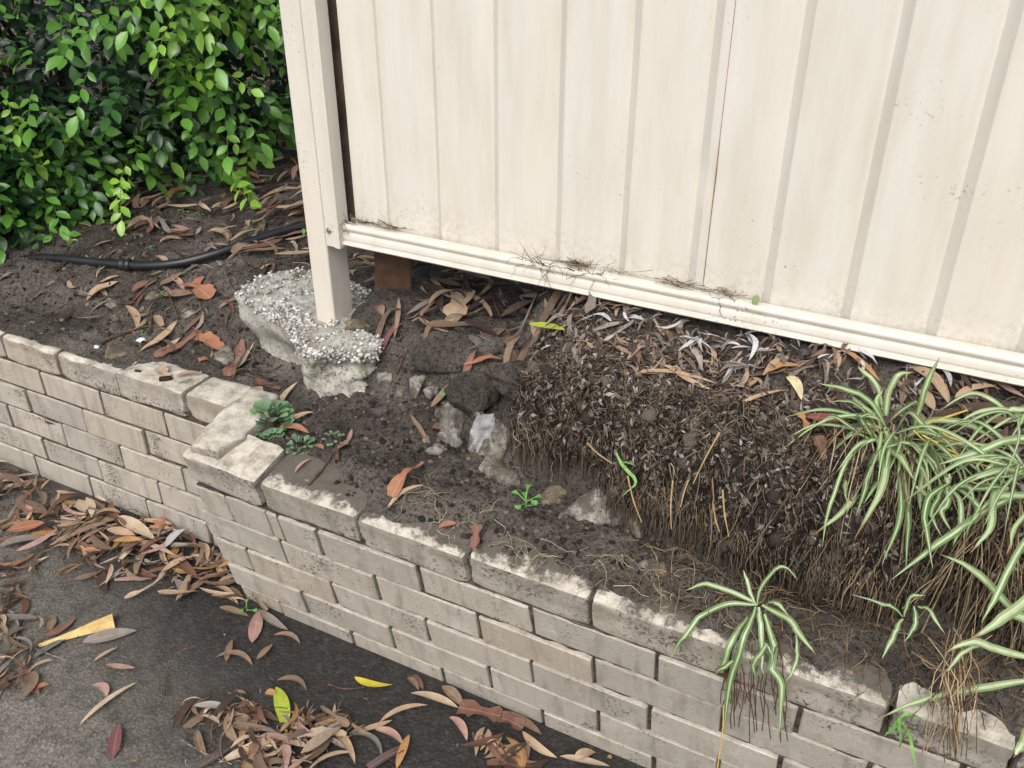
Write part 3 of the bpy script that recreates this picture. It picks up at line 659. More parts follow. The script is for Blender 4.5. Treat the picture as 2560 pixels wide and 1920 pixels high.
# side channel: a folded C strip screwed to the post
chan = prism('post_channel', [(-.113, .4335), (-.0885, .4335), (-.0885, .4295), (-.073, .4285), (-.073, .466), (-.0755, .466), (-.0755, .436), (-.113, .436)], .806, TOPZ, M['rail'], fence)
prism('inner_flange', [(-.112, .498), (-.040, .4985), (-.040, .5005), (-.112, .5005)], .80, TOPZ, M['gap'], fence)  # dark brown strip across the back of the slot beside the post
def screw(p, r=.0042):
    bm = bmesh.new(); bmesh.ops.create_cone(bm, cap_ends=True, segments=6, radius1=r, radius2=r, depth=.004); bmesh.ops.create_cone(bm, cap_ends=True, segments=14, radius1=r * 1.7, radius2=r * 1.6, depth=.0012, matrix=Matrix.Translation((0, 0, -.0016)))
    me = bpy.data.meshes.new('screw'); bm.to_mesh(me); bm.free()
    for f in me.polygons: f.use_smooth = False
    o = obj('screw', me, M['steel'], chan); o.rotation_euler = (math.pi / 2, 0, 0); o.location = p; return o
for z_ in (.842, 1.62, 2.2): screw((-.104, .4322, z_))

M['lap_shadow'] = mat_plain('brown_lap_shadow', lin(120, 88, 66), lin(170, 140, 116), 60, .8, .2)
for a0_, a1_, dy_ in ((-.058, .738, .0022), (.732, 1.60, 0.0), (1.594, 2.30, -.0022)):
    sh_ = sheet(a0_, a1_, dy_)
    if a0_ > 0:      # cut edge of the lap, browned to paint in the gap's shadow line
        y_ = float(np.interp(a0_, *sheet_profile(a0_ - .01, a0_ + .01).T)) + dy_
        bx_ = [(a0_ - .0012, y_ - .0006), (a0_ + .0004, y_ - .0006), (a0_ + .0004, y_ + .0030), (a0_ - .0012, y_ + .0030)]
        e_ = prism('lap_shadow_edge', bx_, .866, TOPZ, M['lap_shadow'], fence); e_.parent = sh_; e_.matrix_parent_inverse = Matrix.Identity(4)
# timber block and the wall end behind the fence
tb = bpy.data.meshes.new('timber'); bm = bmesh.new(); bmesh.ops.create_cube(bm, size=1)
for v in bm.verts: v.co = Vector((v.co.x * .085, v.co.y * .085, v.co.z * .40))
bmesh.ops.bevel(bm, geom=bm.edges[:], offset=.003, segments=2, affect='EDGES'); bm.to_mesh(tb); bm.free()
tim = obj('timber_stake', tb, M['timber'], label='square brown timber stake in the shade behind the fence post', category='stake'); tim.location = (-.035, .582, .845); tim.rotation_euler = (0, .06, .62)

# ------------------------------------------------------------------ hose
hp = [c2(40, 170), c2(110, 190), c2(190, 208), c2(380, 240), c2(620, 285), c2(820, 305), c2(1000, 315), c2(1160, 305), c2(1350, 260), c2(1600, 175), c2(1800, 95), c2(1960, 30)]
HP = np.array([put(*q) for q in hp]); lift = np.array([-.05, -.02, .004, .012, .016, .016, .016, .017, .022, .024, .022, .02]); HP[:, 2] += lift
HP = np.vstack([HP, HP[-1] + [.22, .25, .03], HP[-1] + [.6, .6, .06]])
for _ in range(2): HP[1:-1] = (HP[:-2] + 2 * HP[1:-1] + HP[2:]) / 4
hose = thing('irrigation_hose', 'black polythene hose lying across the soil behind the left wall', 'hose', HP[5])
def hobj(name, me, mat): o = obj(name, me, mat, hose); o.matrix_parent_inverse = Matrix.Translation(-Vector(HP[5])); return o
path = catmull(HP, 110); V, F = tube(path, .0125, 12); hobj('pipe', mesh_np('pipe', V, F, smooth=True), M['hose'])
k = int(np.argmin(np.linalg.norm(path - HP[5], axis=1))); seg = path[k - 1:k + 3]; sg = catmull(seg, 9)
V, F = tube(sg, [.0145, .0185, .0185, .0160, .0160, .0160, .0185, .0185, .0145], 14); hobj('joiner', mesh_np('joiner', V, F, smooth=False), M['hose'])

# ------------------------------------------------------------------ leaves lying about
COL = {'tan': lin(200, 166, 128), 'pale tan': lin(214, 186, 152), 'brown': lin(150, 120, 94), 'dark brown': lin(100, 80, 65), 'pink': lin(196, 150, 134), 'maroon': lin(138, 78, 80),
       'reddish brown': lin(146, 98, 76), 'orange': lin(196, 126, 84), 'ochre': lin(196, 142, 70), 'grey': lin(168, 156, 146), 'grey green': lin(116, 124, 108), 'yellow green': lin(204, 222, 84),
       'yellow': lin(232, 214, 74), 'pale grey': lin(214, 213, 216), 'mauve brown': lin(112, 86, 84), 'cream': lin(236, 222, 162), 'red': lin(172, 90, 80), 'green': lin(110, 150, 60)}
COL = {k: tuple(.76 * np.array(v) + .24 * np.mean(v) * np.array([1.03, 1, .96])) if k not in ('yellow green', 'yellow', 'green') else v for k, v in COL.items()}
def leaf_geo(p0, p1, w, bend=0.0, lift=.003, arch=.0, roll=.25, twist=0.0, shape='gum', seed=0, ns=10, srf=surf):
    """a leaf draped from p0 to p1 (a,b): V, F, UV"""
    r = np.random.default_rng(seed); p0 = np.asarray(p0[:2], float); p1 = np.asarray(p1[:2], float); d = p1 - p0; L = np.linalg.norm(d) + 1e-6; d = d / L; nrm = np.array([-d[1], d[0]])
    t = np.linspace(0, 1, ns + 1)
    c = p0 + np.outer(t * L, d) + np.outer(bend * L * 4 * t * (1 - t), nrm)
    z = srf(c[:, 0], c[:, 1]); z = np.maximum(z, np.convolve(np.pad(z, 1, 'edge'), [.25, .5, .25], 'valid')) + lift + arch * 4 * t * (1 - t)
    if shape == 'gum': wid = np.sin(np.pi * np.clip(t, 0, 1) ** .85) ** .75; wid[0] = .06; wid[-1] = .03
    elif shape == 'flake': wid = np.clip(.85 + .22 * np.convolve(r.standard_normal(ns + 3), [.6, 1, .6], 'valid'), .45, 1.2); wid[0] *= .6; wid[-1] *= .55
    elif shape == 'oval': wid = np.sin(np.pi * np.clip(t, 0, 1) ** .8) ** .6; wid[0] = .08; wid[-1] = .05
    else: wid = np.full(ns + 1, 1.0); wid[-1] = .6
    T = np.gradient(np.column_stack([c, z]), axis=0); T /= np.linalg.norm(T, axis=1)[:, None] + 1e-9
    S = np.cross(T, [0, 0, 1.0]); S /= np.linalg.norm(S, axis=1)[:, None] + 1e-9; U = np.cross(S, T)
    an = twist * (t - .5) + r.normal(0, .12); S2 = S * np.cos(an)[:, None] + U * np.sin(an)[:, None]; U2 = -S * np.sin(an)[:, None] + U * np.cos(an)[:, None]
    cc = np.column_stack([c, z]); h = w / 2 * wid[:, None]
    e = 1 + (.10 if shape == 'gum' else .12) * r.standard_normal((ns + 1, 2, 1)) * (shape == 'flake')
    V = np.stack([cc - S2 * h * e[:, 0] + U2 * h * roll, cc - U2 * h * .06, cc + S2 * h * e[:, 1] + U2 * h * roll], 1).reshape(-1, 3)
    i = np.arange((ns + 1) * 3).reshape(-1, 3)
    F = np.concatenate([np.stack([i[:-1, q], i[:-1, q + 1], i[1:, q + 1], i[1:, q]], -1) for q in (0, 1)])
    uv = np.stack([np.tile([0, .5, 1], ns + 1), np.repeat(t, 3)], 1)
    # keep the draped blade above the surface
    s = srf(V[:, 0], V[:, 1]); V[:, 2] = np.maximum(V[:, 2], np.where(s - V[:, 2] < .05, s + .0012, V[:, 2]))
    return V, F, uv
def place_leaf(name, p0, p1, w, col, zone, cat='leaf', noun='gum leaf', **kw):
    V, F, uv = leaf_geo(p0, p1, w, **kw); c = V.mean(0)
    o = obj(name, mesh_np(name, V - c, F, smooth=True, uv=uv), M['fresh_leaf'] if col in ('yellow green', 'green') else M['leaf'])
    o.location = c; k = np.array(COL[col]) * RNG.uniform(.85, 1.1); o.color = (*np.clip(k, 0, 1), 1)
    L_ = float(np.linalg.norm(np.asarray(p1[:2]) - np.asarray(p0[:2]))); bd = abs(kw.get('bend', 0))
    size = 'long' if L_ > .115 else ('short' if L_ < .06 else ''); form = 'hooked' if bd > .12 else ('bent' if bd > .05 else 'straight')
    if noun != 'gum leaf': form = ''
    else: size += ' narrow' if w / L_ < .13 else (' broad' if w / L_ > .22 else '')
    lm = LAND.get(zone, []); near = min(lm, key=lambda q: np.hypot(q[0] - c[0], q[1] - c[1]))[2] if lm else zone
    o['label'] = ' '.join(f'{size} {form} {col} {noun} {near}'.split()); o['category'] = cat; o['group'] = ('fallen leaves ' if 'leaf' in noun else 'bark pieces ') + zone; return o
ZD, ZL, ZP, ZM, ZW, ZF = 'lying on the dark driveway', 'on the soil behind the left wall', 'on the bare soil patch by the footing', 'on top of the root bank below the fence', 'in the drift along the foot of the wall', 'in the litter behind the fence post'
flat = lambda a, b: np.zeros(np.shape(a))
def _l(cr, x, y, ph, drive=False):
    p = at_z(*cr(x, y), 0) if drive else hit(*cr(x, y)); return (p[0], p[1], ph)
LAND = {ZD: [_l(c3, 560, 800, 'near the split yellow wood on the driveway', True), _l(c3, 80, 800, 'among grey green leaves on the driveway', True), _l(c3, 1650, 720, 'on the driveway near the wall corner', True), _l(c3, 700, 1250, 'out on bare driveway', True), _l(c3, 1800, 1280, 'by the yellow green leaf on the driveway', True),
             _l(c3, 1480, 930, 'among curved brown leaves on the driveway', True), _l(c3, 1600, 1500, 'in the driveway leaf heap', True), _l(c4, 600, 1110, 'by the bent yellow leaf on the driveway', True), _l(c4, 1250, 1290, 'by the big red bark flake on the driveway', True), _l(c4, 450, 1500, 'below the grey green crescent leaf on the driveway', True), _l(c4, 1600, 1400, 'close to the foot of the leaning wall', True), _l(c4, 1900, 1620, 'at the driveway edge under the leaning wall', True), _l(c3, 1330, 300, 'beside the bent twig at the wall corner', True)],
        ZW: [_l(c3, 1000, 120, 'in the drift by the wall corner', True), _l(c3, 450, 150, 'in the drift below the upright wall', True), _l(c3, 100, 250, 'at the loose front of the leaf drift', True), _l(c3, 100, -100, 'deep in the drift against the upright wall', True)],
        ZL: [_l(c2, 650, 450, 'by the pale knobbly stone below the hose'), _l(c2, 1250, 440, 'under the hose near the footing'), _l(c2, 1000, 780, 'behind the cream wall top'), _l(c2, 1500, 850, 'against the left side of the footing'), _l(c2, 250, 550, 'on bare soil below the bush'), _l(c2, 1400, 150, 'just above the hose')],
        ZP: [_l(c2, 1800, 1250, 'around the large rosette weed'), _l(c5, 1080, 760, 'on soil right of the footing'), _l(c5, 1500, 600, 'on the grey clod under the rail'), _l(c5, 1600, 980, 'beside the root mat edge'), _l(cB, 2100, 1100, 'at the inner edge of the wall top'), _l(cB, 1500, 700, 'by the dark leaning twig'), _l(c4, 1200, 200, 'on the broken wall top')],
        ZM: [_l(c5, 2080, 650, 'on the bank by the yellow green leaf'), _l(c6, 1200, 680, 'on the middle of the root bank'), _l(c6, 1700, 700, 'by the purplish stick on the root bank'), _l(c7, 800, 720, 'by the red leaf on the root bank'), _l(c7, 1650, 480, 'behind the large spider plant'), _l(c7, 2050, 700, 'by the bark behind the far spider plant')],
        ZF: [_l(c1, 1700, 900, 'in the litter above the stone behind the post'), _l(c1, 1400, 1300, 'in the litter edge below the bush'), _l(c1, 1800, 600, 'far up the litter slope behind the post')]}
PXM = .38879
seed_ = 100
def H(cr, x0, y0, x1, y1, w, col, bend=0.0, shape='gum', zone=ZD, sc=PXM, **kw):
    global seed_; seed_ += 1
    if zone in (ZD, ZW):
        P0 = at_z(*cr(x0, y0), .004); P1 = at_z(*cr(x1, y1), .004); kw['srf'] = flat
        for P in (P0, P1): P[1] = min(P[1], .075 if P[0] > -.2 else LB - .012)
    else: P0 = hit(*cr(x0, y0)); P1 = hit(*cr(x1, y1)); kw['srf'] = surfm if zone == ZM else surfs
    dist = (np.linalg.norm(P0 - CAM) + np.linalg.norm(P1 - CAM)) / 2
    wm = w * sc / FPX * dist * 1.12
    noun = {'gum': 'gum leaf', 'flake': 'bark flake', 'oval': 'oval leaf', 'stick': 'bark strip'}[shape]
    nm = {'gum': 'fallen_leaf', 'flake': 'bark_flake', 'oval': 'fallen_leaf', 'stick': 'bark_strip'}[shape]
    kw.setdefault('roll', random.uniform(.1, .5)); kw.setdefault('lift', .003)
    return place_leaf(nm, P0, P1, wm, col, zone, 'leaf' if nm == 'fallen_leaf' else 'bark', noun, bend=bend, shape=shape, seed=seed_, arch=random.uniform(0, .006), twist=random.uniform(-.5, .5), **kw)
# driveway, left
for a in [(530, 845, 880, 772, 80, 'grey'), (600, 970, 755, 880, 25, 'tan'), (680, 990, 870, 1012, 38, 'pink', -.06), (590, 1125, 682, 1200, 46, 'pink', .22), (510, 1380, 880, 1105, 30, 'pale tan', .04),
          (722, 1595, 765, 1370, 65, 'maroon'), (1170, 555, 1385, 408, 45, 'brown'), (1250, 300, 1405, 262, 60, 'grey'), (1392, 290, 1432, 440, 40, 'brown', .1), (1360, 548, 1532, 604, 35, 'tan', .12), (1410, 622, 1600, 682, 42, 'brown'),
          (1620, 850, 1702, 605, 70, 'pink'), (1675, 640, 1852, 770, 58, 'grey', -.08), (1760, 802, 1930, 858, 30, 'brown', .18), (1385, 945, 1622, 995, 40, 'brown', .2), (1452, 972, 1492, 830, 36, 'brown'),
          (1650, 955, 1752, 858, 36, 'brown', -.06), (1780, 1092, 1970, 1162, 34, 'brown', .24), (1775, 1135, 1842, 1435, 78, 'yellow green', .03), (1705, 1172, 1780, 1192, 40, 'ochre'), (1272, 1410, 1332, 1592, 45, 'brown', -.08), (1410, 1620, 1892, 1430, 58, 'pale tan'),
          (1510, 1312, 1652, 1240, 50, 'reddish brown'), (1610, 1268, 1802, 1360, 45, 'dark brown'), (1490, 1350, 1632, 1370, 60, 'brown'), (1265, 1659, 1485, 1530, 52, 'mauve brown'), (1900, 1480, 1930, 1330, 45, 'reddish brown'),
          (280, 812, 482, 690, 52, 'reddish brown', -.12), (320, 770, 350, 680, 42, 'brown'), (210, 950, 432, 818, 40, 'grey green'), (20, 930, 132, 700, 52, 'grey green'), (58, 965, 112, 780, 58, 'grey green'), (0, 1122, 104, 1040, 40, 'grey green'),
          (150, 1000, 250, 1190, 45, 'reddish brown'), (230, 1140, 320, 1120, 35, 'orange'), (1080, 320, 1150, 228, 50, 'ochre')]:
    H(c3, *a)
for a in [(770, 90, 1012, 242, 70, 'pale tan'), (1078, 288, 1235, 148, 42, 'pale grey', .08), (120, 312, 382, 168, 36, 'pink', -.14), (540, 315, 660, 315, 26, 'orange'), (740, 250, 932, 240, 42, 'ochre'), (900, 112, 1152, 108, 32, 'tan'), (560, 60, 520, -20, 60, 'pale tan'),
          (60, 180, 300, 130, 80, 'orange'), (700, 170, 880, 210, 50, 'tan'), (480, 220, 700, 130, 40, 'brown')]:
    H(c3, *a, zone=ZW, lift=.03)
H(c3, 1012, 185, 1180, 60, 105, 'orange', 0, 'flake', ZW, lift=.03)
for a in [(480, 1070, 726, 1120, 44, 'yellow', -.16), (840, 1175, 1146, 1270, 60, 'pale tan', .04), (640, 1362, 950, 1252, 35, 'tan', .12), (1070, 1090, 1182, 1262, 60, 'brown', .05), (1090, 1330, 1202, 1482, 45, 'pink', .12),
          (880, 1030, 920, 1152, 40, 'reddish brown'), (820, 1075, 892, 1156, 36, 'brown'), (490, 1422, 722, 1348, 36, 'tan', -.05), (610, 1408, 792, 1512, 44, 'pink', .12), (440, 1435, 652, 1600, 30, 'grey green', .25), (310, 1390, 482, 1632, 52, 'tan', .06),
          (750, 1659, 832, 1440, 45, 'ochre'), (1560, 1420, 1782, 1590, 48, 'tan', -.1), (1450, 1240, 1682, 1442, 66, 'brown', .05), (1800, 1580, 2122, 1645, 44, 'pale tan', -.04), (1890, 1602, 2032, 1558, 58, 'tan'), (2130, 1530, 2175, 1510, 30, 'ochre')]:
    H(c4, *a)
H(c4, 1150, 1265, 1422, 1322, 120, 'reddish brown', 0, 'flake'); H(c4, 1422, 1335, 1562, 1402, 66, 'reddish brown', 0, 'flake'); H(c4, 1330, 1632, 1682, 1642, 62, 'reddish brown', 0, 'flake')
H(c4, 570, 1659, 822, 1520, 45, 'mauve brown', 0, 'stick')
# left bank
for a in [(565, 515, 762, 380, 80, 'tan'), (1110, 340, 1190, 446, 40, 'pink'), (810, 540, 882, 682, 45, 'tan', .1), (905, 835, 1142, 638, 45, 'tan', -.1), (1080, 802, 1160, 748, 45, 'pale tan'), (1530, 932, 1622, 798, 62, 'grey', .1), (1130, 1000, 1302, 980, 40, 'pink'),
          (1030, 480, 1242, 468, 90, 'brown'), (1000, 610, 1052, 692, 45, 'tan'), (1340, 145, 1492, 150, 26, 'pink'), (1000, 210, 1102, 282, 36, 'tan'), (650, 395, 782, 345, 38, 'tan'), (850, 440, 960, 380, 60, 'reddish brown'), (1030, 420, 1180, 330, 50, 'brown')]:
    H(c2, *a, zone=ZL)
for a in [(1220, 385, 1352, 488, 112, 'orange'), (1250, 765, 1412, 818, 108, 'orange'), (1472, 990, 1562, 762, 62, 'reddish brown'), (1000, 870, 1292, 702, 56, 'reddish brown'), (1280, 890, 1345, 875, 40, 'orange'), (1640, 1010, 1800, 1080, 55, 'reddish brown')]:
    H(c2, *a, shape='flake', zone=ZL)
# bare patch
for a in [(1640, 1085, 1690, 1192, 66, 'pink'), (1918, 1030, 1860, 1262, 40, 'pale tan', -.22), (1800, 1352, 2022, 1228, 58, 'tan', .06), (1800, 1330, 1990, 1370, 55, 'orange')]:
    H(c2, *a, zone=ZP, lift=.01)
for a in [(1020, 846, 1150, 668, 46, 'maroon'), (1330, 1200, 1502, 1030, 50, 'brown'), (1530, 1072, 1622, 838, 46, 'reddish brown'), (985, 545, 1020, 610, 60, 'brown'), (1200, 1250, 1330, 1440, 30, 'brown'), (600, 1430, 645, 1480, 30, 'orange'), (740, 1480, 800, 1400, 50, 'brown'), (555, 580, 702, 582, 22, 'reddish brown')]:
    H(c5, *a, zone=ZP, lift=.006)
H(c5, 1445, 690, 1565, 468, 125, 'tan', 0, 'flake', ZP, lift=.012); H(c5, 1545, 935, 1782, 912, 44, 'orange', 0, 'flake', ZP, lift=.012); H(c5, 1340, 1330, 1440, 1350, 50, 'reddish brown', 0, 'flake', ZP)
H(cB, 1940, 1250, 2212, 955, 95, 'orange', 0, 'flake', ZP, sc=.289, lift=.012); H(cB, 1900, 1330, 2212, 1130, 45, 'pale tan', .08, 'gum', ZP, sc=.289, lift=.008)
H(cB, 1100, 1002, 1242, 880, 30, 'pink', .1, 'gum', ZP, sc=.289); H(cB, 1560, 742, 1592, 625, 36, 'pink', 0, 'gum', ZP, sc=.289); H(c4, 1250, 300, 1270, 140, 66, 'reddish brown', 0, 'flake', ZP, lift=.01); H(c4, 1020, 140, 1135, 110, 46, 'orange', 0, 'gum', ZP)
_a = at_b(*c5(1962, 642), .37); _b = at_b(*c5(2192, 682), .35); _z = np.linspace(_a[2], _b[2], 11)
place_leaf('fallen_leaf', _a, _b, .021, 'yellow green', ZM, bend=.05, roll=.15, seed=9, lift=.0, srf=lambda a, b: _z if np.size(a) == 11 else np.full(np.shape(a), -9.0))
H(c5, 2062, 520, 2142, 640, 40, 'tan', 0, 'gum', ZM)
for a in [(868, 800, 1520, 715, 34, 'tan', .14), (1138, 608, 1490, 770, 44, 'tan', -.03), (930, 590, 1072, 484, 30, 'pink'), (1570, 1042, 1902, 992, 58, 'pale tan', -.06), (1530, 662, 1702, 608, 58, 'grey'), (1840, 655, 2042, 612, 58, 'ochre'), (1960, 680, 2058, 822, 60, 'cream', .05),
          (1668, 852, 1982, 788, 40, 'tan', .1), (2070, 962, 2345, 980, 70, 'red', -.04)]:
    H(c6, *a, zone=ZM, lift=.008)
for a in [(1482, 358, 1702, 612, 80, 'tan', .06), (1745, 575, 2042, 518, 55, 'tan', .1), (1000, 262, 1272, 452, 48, 'ochre', .04), (1930, 430, 2200, 560, 50, 'pink'), (1520, 520, 1620, 640, 70, 'tan')]:
    H(c7, *a, zone=ZM, lift=.008)
H(c7, 1960, 745, 2110, 740, 100, 'brown', 0, 'oval', ZM, lift=.01); H(c7, 2090, 715, 2230, 725, 95, 'brown', 0, 'oval', ZM, lift=.01)
H(c7, 1590, 700, 2150, 632, 85, 'dark brown', 0, 'flake', ZM, lift=.008); H(c7, 735, 670, 800, 790, 46, 'ochre', 0, 'flake', ZM, lift=.006)
H(c7, 835, 950, 885, 1082, 60, 'reddish brown', 0, 'flake', ZM, lift=.045)
H(c6, 1330, 1042, 1642, 818, 45, 'mauve brown', 0, 'stick', ZM, lift=.010, roll=-.7); 
H(c8, 1672, 222, 1962, 404, 78, 'pink', .10, 'gum', 'on the slope under the spider plants', sc=.479, lift=.02)

# random leaves: the ones that show largest stay single, the rest are one mass for each zone
KEYS = ['tan', 'brown', 'pale tan', 'tan', 'brown', 'dark brown', 'grey', 'ochre', 'dark brown', 'brown', 'tan', 'reddish brown', 'pink']
def rnd_leaf(a, b, L, w, ang, **kw):
    d = np.array([math.cos(ang), math.sin(ang)]) * L / 2; return (a - d[0], b - d[1]), (a + d[0], b + d[1])
def scatter(n, fn, name, zone, single, lmin=.05, lmax=.13, lift=(.002, .012), label=None, dark=1.0, ns=6, keys=KEYS):
    global seed_; ac = Acc()
    for q in range(n):
        a, b, ex = fn(); L = RNG.uniform(lmin, lmax) * (1 if RNG.random() < .7 else .6); w = min(L * RNG.uniform(.08, .26), .026); ang = RNG.uniform(0, math.pi * 2)
        p0, p1 = rnd_leaf(a, b, L, w, ang); seed_ += 1; key = keys[RNG.integers(len(keys))]
        kw = dict(bend=RNG.uniform(-.2, .2), lift=RNG.uniform(*lift) + ex, arch=RNG.uniform(-.002, .007), roll=RNG.uniform(-.3, .7), twist=RNG.uniform(-1.1, 1.1), shape='gum' if RNG.random() < .8 else 'flake', seed=seed_)
        if zone in (ZD, ZW):
            kw['srf'] = flat
            if max(p0[1], p1[1]) > (LB - .01 if a < -.24 else .05): p0, p1 = rnd_leaf(a, b - .03, L, w, RNG.normal(0, .3))
        kw.setdefault('srf', surfm if zone == ZM else surfs)
        if q < single: place_leaf('fallen_leaf', p0, p1, w, key, zone, **kw)
        else:
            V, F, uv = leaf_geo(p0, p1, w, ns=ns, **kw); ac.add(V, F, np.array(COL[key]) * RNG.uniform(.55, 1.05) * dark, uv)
    if n > single:
        o = obj(name, ac.mesh(name, True), M['litter']); o['kind'] = 'stuff'; o['label'] = label; o['category'] = 'leaf litter'
def f_drift():
    # heap against the left wall and spilling along the driveway edge
    while True:
        a = RNG.uniform(-1.75, -.16); d = abs(RNG.normal(0, .13)) 
        wid = np.interp(a, [-1.7, -1.0, -.7, -.35, -.16], [.55, .42, .25, .17, .06])
        if d < wid: break
    b = LB - .02 - d; h = .035 * max(0, 1 - d / .22) * np.interp(a, [-1, -.4, -.16], [1, .9, .2]); return a, b, RNG.uniform(0, 1) * h
scatter(500, f_drift, 'leaf_litter', ZW, 60, .05, .12, (.002, .010), 'drift of dry gum leaves heaped along the foot of the left wall')
def f_edge():
    p = at_z(*c3(abs(RNG.normal(0, 75)) + 5, RNG.uniform(330, 1180)), 0); return p[0] + RNG.normal(0, .02), p[1] + RNG.normal(0, .02), abs(RNG.normal(0, .005))
scatter(90, f_edge, 'leaf_litter', ZD, 8, .03, .09, (.002, .008), 'reddish bark bits and leaves strewn beside the grey green leaves', .85, keys=['reddish brown', 'brown', 'reddish brown', 'dark brown', 'tan', 'grey'])
PILE = [at_z(*q, 0) for q in (c3(1560, 1400), c3(1430, 1330), c4(200, 1450), c4(80, 1580), c3(1700, 1620), c4(1480, 1380), c4(330, 1400))]
def f_pile():
    c = PILE[RNG.integers(len(PILE))]; return c[0] + RNG.normal(0, .036), min(c[1] + RNG.normal(0, .026), -.01), abs(RNG.normal(0, .006))
scatter(130, f_pile, 'leaf_litter', ZD, 26, .035, .10, (.002, .010), 'tangled heap of dry leaves and strips on the dark driveway', .9)
def f_left():
    return RNG.uniform(-1.35, -.30), RNG.uniform(.34, .78), 0
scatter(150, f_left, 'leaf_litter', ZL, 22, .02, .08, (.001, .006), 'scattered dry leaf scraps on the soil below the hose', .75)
def f_behind():
    a = RNG.uniform(-2.0, .1); b = RNG.uniform(.72, 2.9); return a, b, abs(RNG.normal(0, .012))
scatter(1500, f_behind, 'leaf_litter', ZF, 46, .06, .15, (.002, .018), 'thick brown leaf litter on the slope behind the fence post', .9)
def f_gap():
    a = RNG.uniform(.02, .62); b = RNG.uniform(.43, .72); return a, b, abs(RNG.normal(0, .008))
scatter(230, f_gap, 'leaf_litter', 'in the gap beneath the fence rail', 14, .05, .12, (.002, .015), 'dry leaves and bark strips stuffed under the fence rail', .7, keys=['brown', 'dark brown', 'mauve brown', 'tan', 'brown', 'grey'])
def f_mound():
    a = RNG.uniform(.42, 1.5); b = RNG.uniform(.28, .455); return a, b, 0
scatter(950, f_mound, 'leaf_litter', ZM, 22, .012, .05, (.001, .008), 'broken brown leaf scraps over the top of the root bank', .8, keys=['brown', 'dark brown', 'grey', 'brown', 'mauve brown', 'grey', 'tan'])
def f_pale():
    a = RNG.choice([.53, .62, .74, .80, .86, 1.0, 1.12]) + RNG.normal(0, .03); return a, min(RNG.normal(.415, .022), .452), abs(RNG.normal(0, .006))
scatter(64, f_pale, 'leaf_litter', 'curled beneath the fence rail', 24, .03, .065, (.003, .014), 'bleached curled leaf scraps beneath the fence rail', 1.0, keys=['pale grey', 'pale grey', 'pale grey', 'grey'])
def f_chip():
    a = RNG.uniform(-1.0, 1.3); b = RNG.uniform(-.9, -.03); return a, b, 0
def f_dcr():
    a, b, _ = f_drift(); return a, b - .01, 0
scatter(700, f_dcr, 'leaf_crumbs', ZW, 0, .008, .028, (.001, .006), 'fine brown leaf crumbs under the drift by the wall', .7, 4, keys=['brown', 'dark brown', 'tan', 'dark brown'])
scatter(260, f_pile, 'leaf_crumbs', ZD, 0, .006, .024, (.001, .005), 'fine leaf crumbs under the driveway heap', .75, 4, keys=['brown', 'dark brown', 'tan', 'reddish brown'])
scatter(330, f_chip, 'leaf_crumbs', ZD, 0, .006, .02, (.0008, .002), 'tiny leaf crumbs and chips dotted over the driveway', .9, 4)

ac = Acc(); PT = []
for q in range(420):
    z_ = RNG.integers(5); a, b, _ = (f_drift, f_behind, f_left, f_mound, f_pile)[z_](); L = RNG.uniform(.02, .09); th = RNG.uniform(0, 6.3); d = np.array([math.cos(th), math.sin(th)]); t = np.linspace(-.5, .5, 6)[:, None] * L; n_ = np.array([-d[1], d[0]])
    xy = np.array([a, b]) + t * d + n_ * (RNG.uniform(-.12, .12) * L * (1 - (2 * t / L) ** 2)); zz = (np.zeros(6) + .004 if z_ in (0, 4) else surf(xy[:, 0], xy[:, 1], False) + .006) + RNG.uniform(0, .012)
    if z_ == 0 and xy[:, 1].max() > LB - .01: continue
    if z_ == 4 and xy[:, 1].max() > -.005: continue
    PT.append(np.column_stack([xy, zz]))
PT = np.array(PT); v, f, cc = strands(PT, (.0006 + .0014 * RNG.random((len(PT), 1)) ** 2) * np.linspace(1, .6, 6)[None], np.array([lin(80, 62, 52), lin(112, 90, 74), lin(60, 48, 42), lin(140, 122, 104)])[RNG.integers(4, size=len(PT))]); ac.add(v, f, cc)
o = obj('twig_litter', ac.mesh('twig_litter', True), M['root']); o['kind'] = 'stuff'; o['label'] = 'many small thin twigs strewn through the leaf litter'; o['category'] = 'twigs'
# soil crumbs, grit and chips
ac = Acc()
def crumb_pts(n, fn): return [fn() for _ in range(n)]
SOILC = [lin(66, 59, 53), lin(90, 82, 75), lin(112, 104, 96), lin(48, 43, 39)]
def on(a, b, up=0): return np.array([a, b, float(surf(a, b)) + up])
ca = RNG.uniform(-.08, .95, 8000); cb = RNG.uniform(.04, .46, 8000); _k = ~((cb < .125) & (ca < .15)); ca, cb = ca[_k], cb[_k]; cz = surf(ca, cb)
pebbles(ac, np.stack([ca, cb, cz], 1), .0011, .0085, SOILC)
ca = RNG.uniform(-1.4, -.25, 6500); cb = RNG.uniform(.24, .95, 6500); _k = ~((cb < LB + .115) & (ca > -.66)); ca, cb = ca[_k], cb[_k]; cz = surf(ca, cb)
pebbles(ac, np.stack([ca, cb, cz], 1), .0013, .010, SOILC)
o = obj('soil_crumbs', ac.mesh('crumbs', False), M['crumb']); o['kind'] = 'stuff'; o['label'] = 'loose dark crumbs of soil over the bank'; o['category'] = 'soil'
ac = Acc()
ca = RNG.uniform(-.05, .9, 200); cb = RNG.uniform(.10, .36, 200); pebbles(ac, np.stack([ca, cb, surf(ca, cb)], 1), .0015, .006, [lin(120, 112, 102), lin(160, 152, 142), lin(104, 96, 84)])
ca = RNG.uniform(-1.2, -.3, 80); cb = RNG.uniform(.3, .7, 80); pebbles(ac, np.stack([ca, cb, surf(ca, cb)], 1), .002, .008, [lin(130, 120, 106), lin(170, 164, 154), lin(104, 94, 80)])
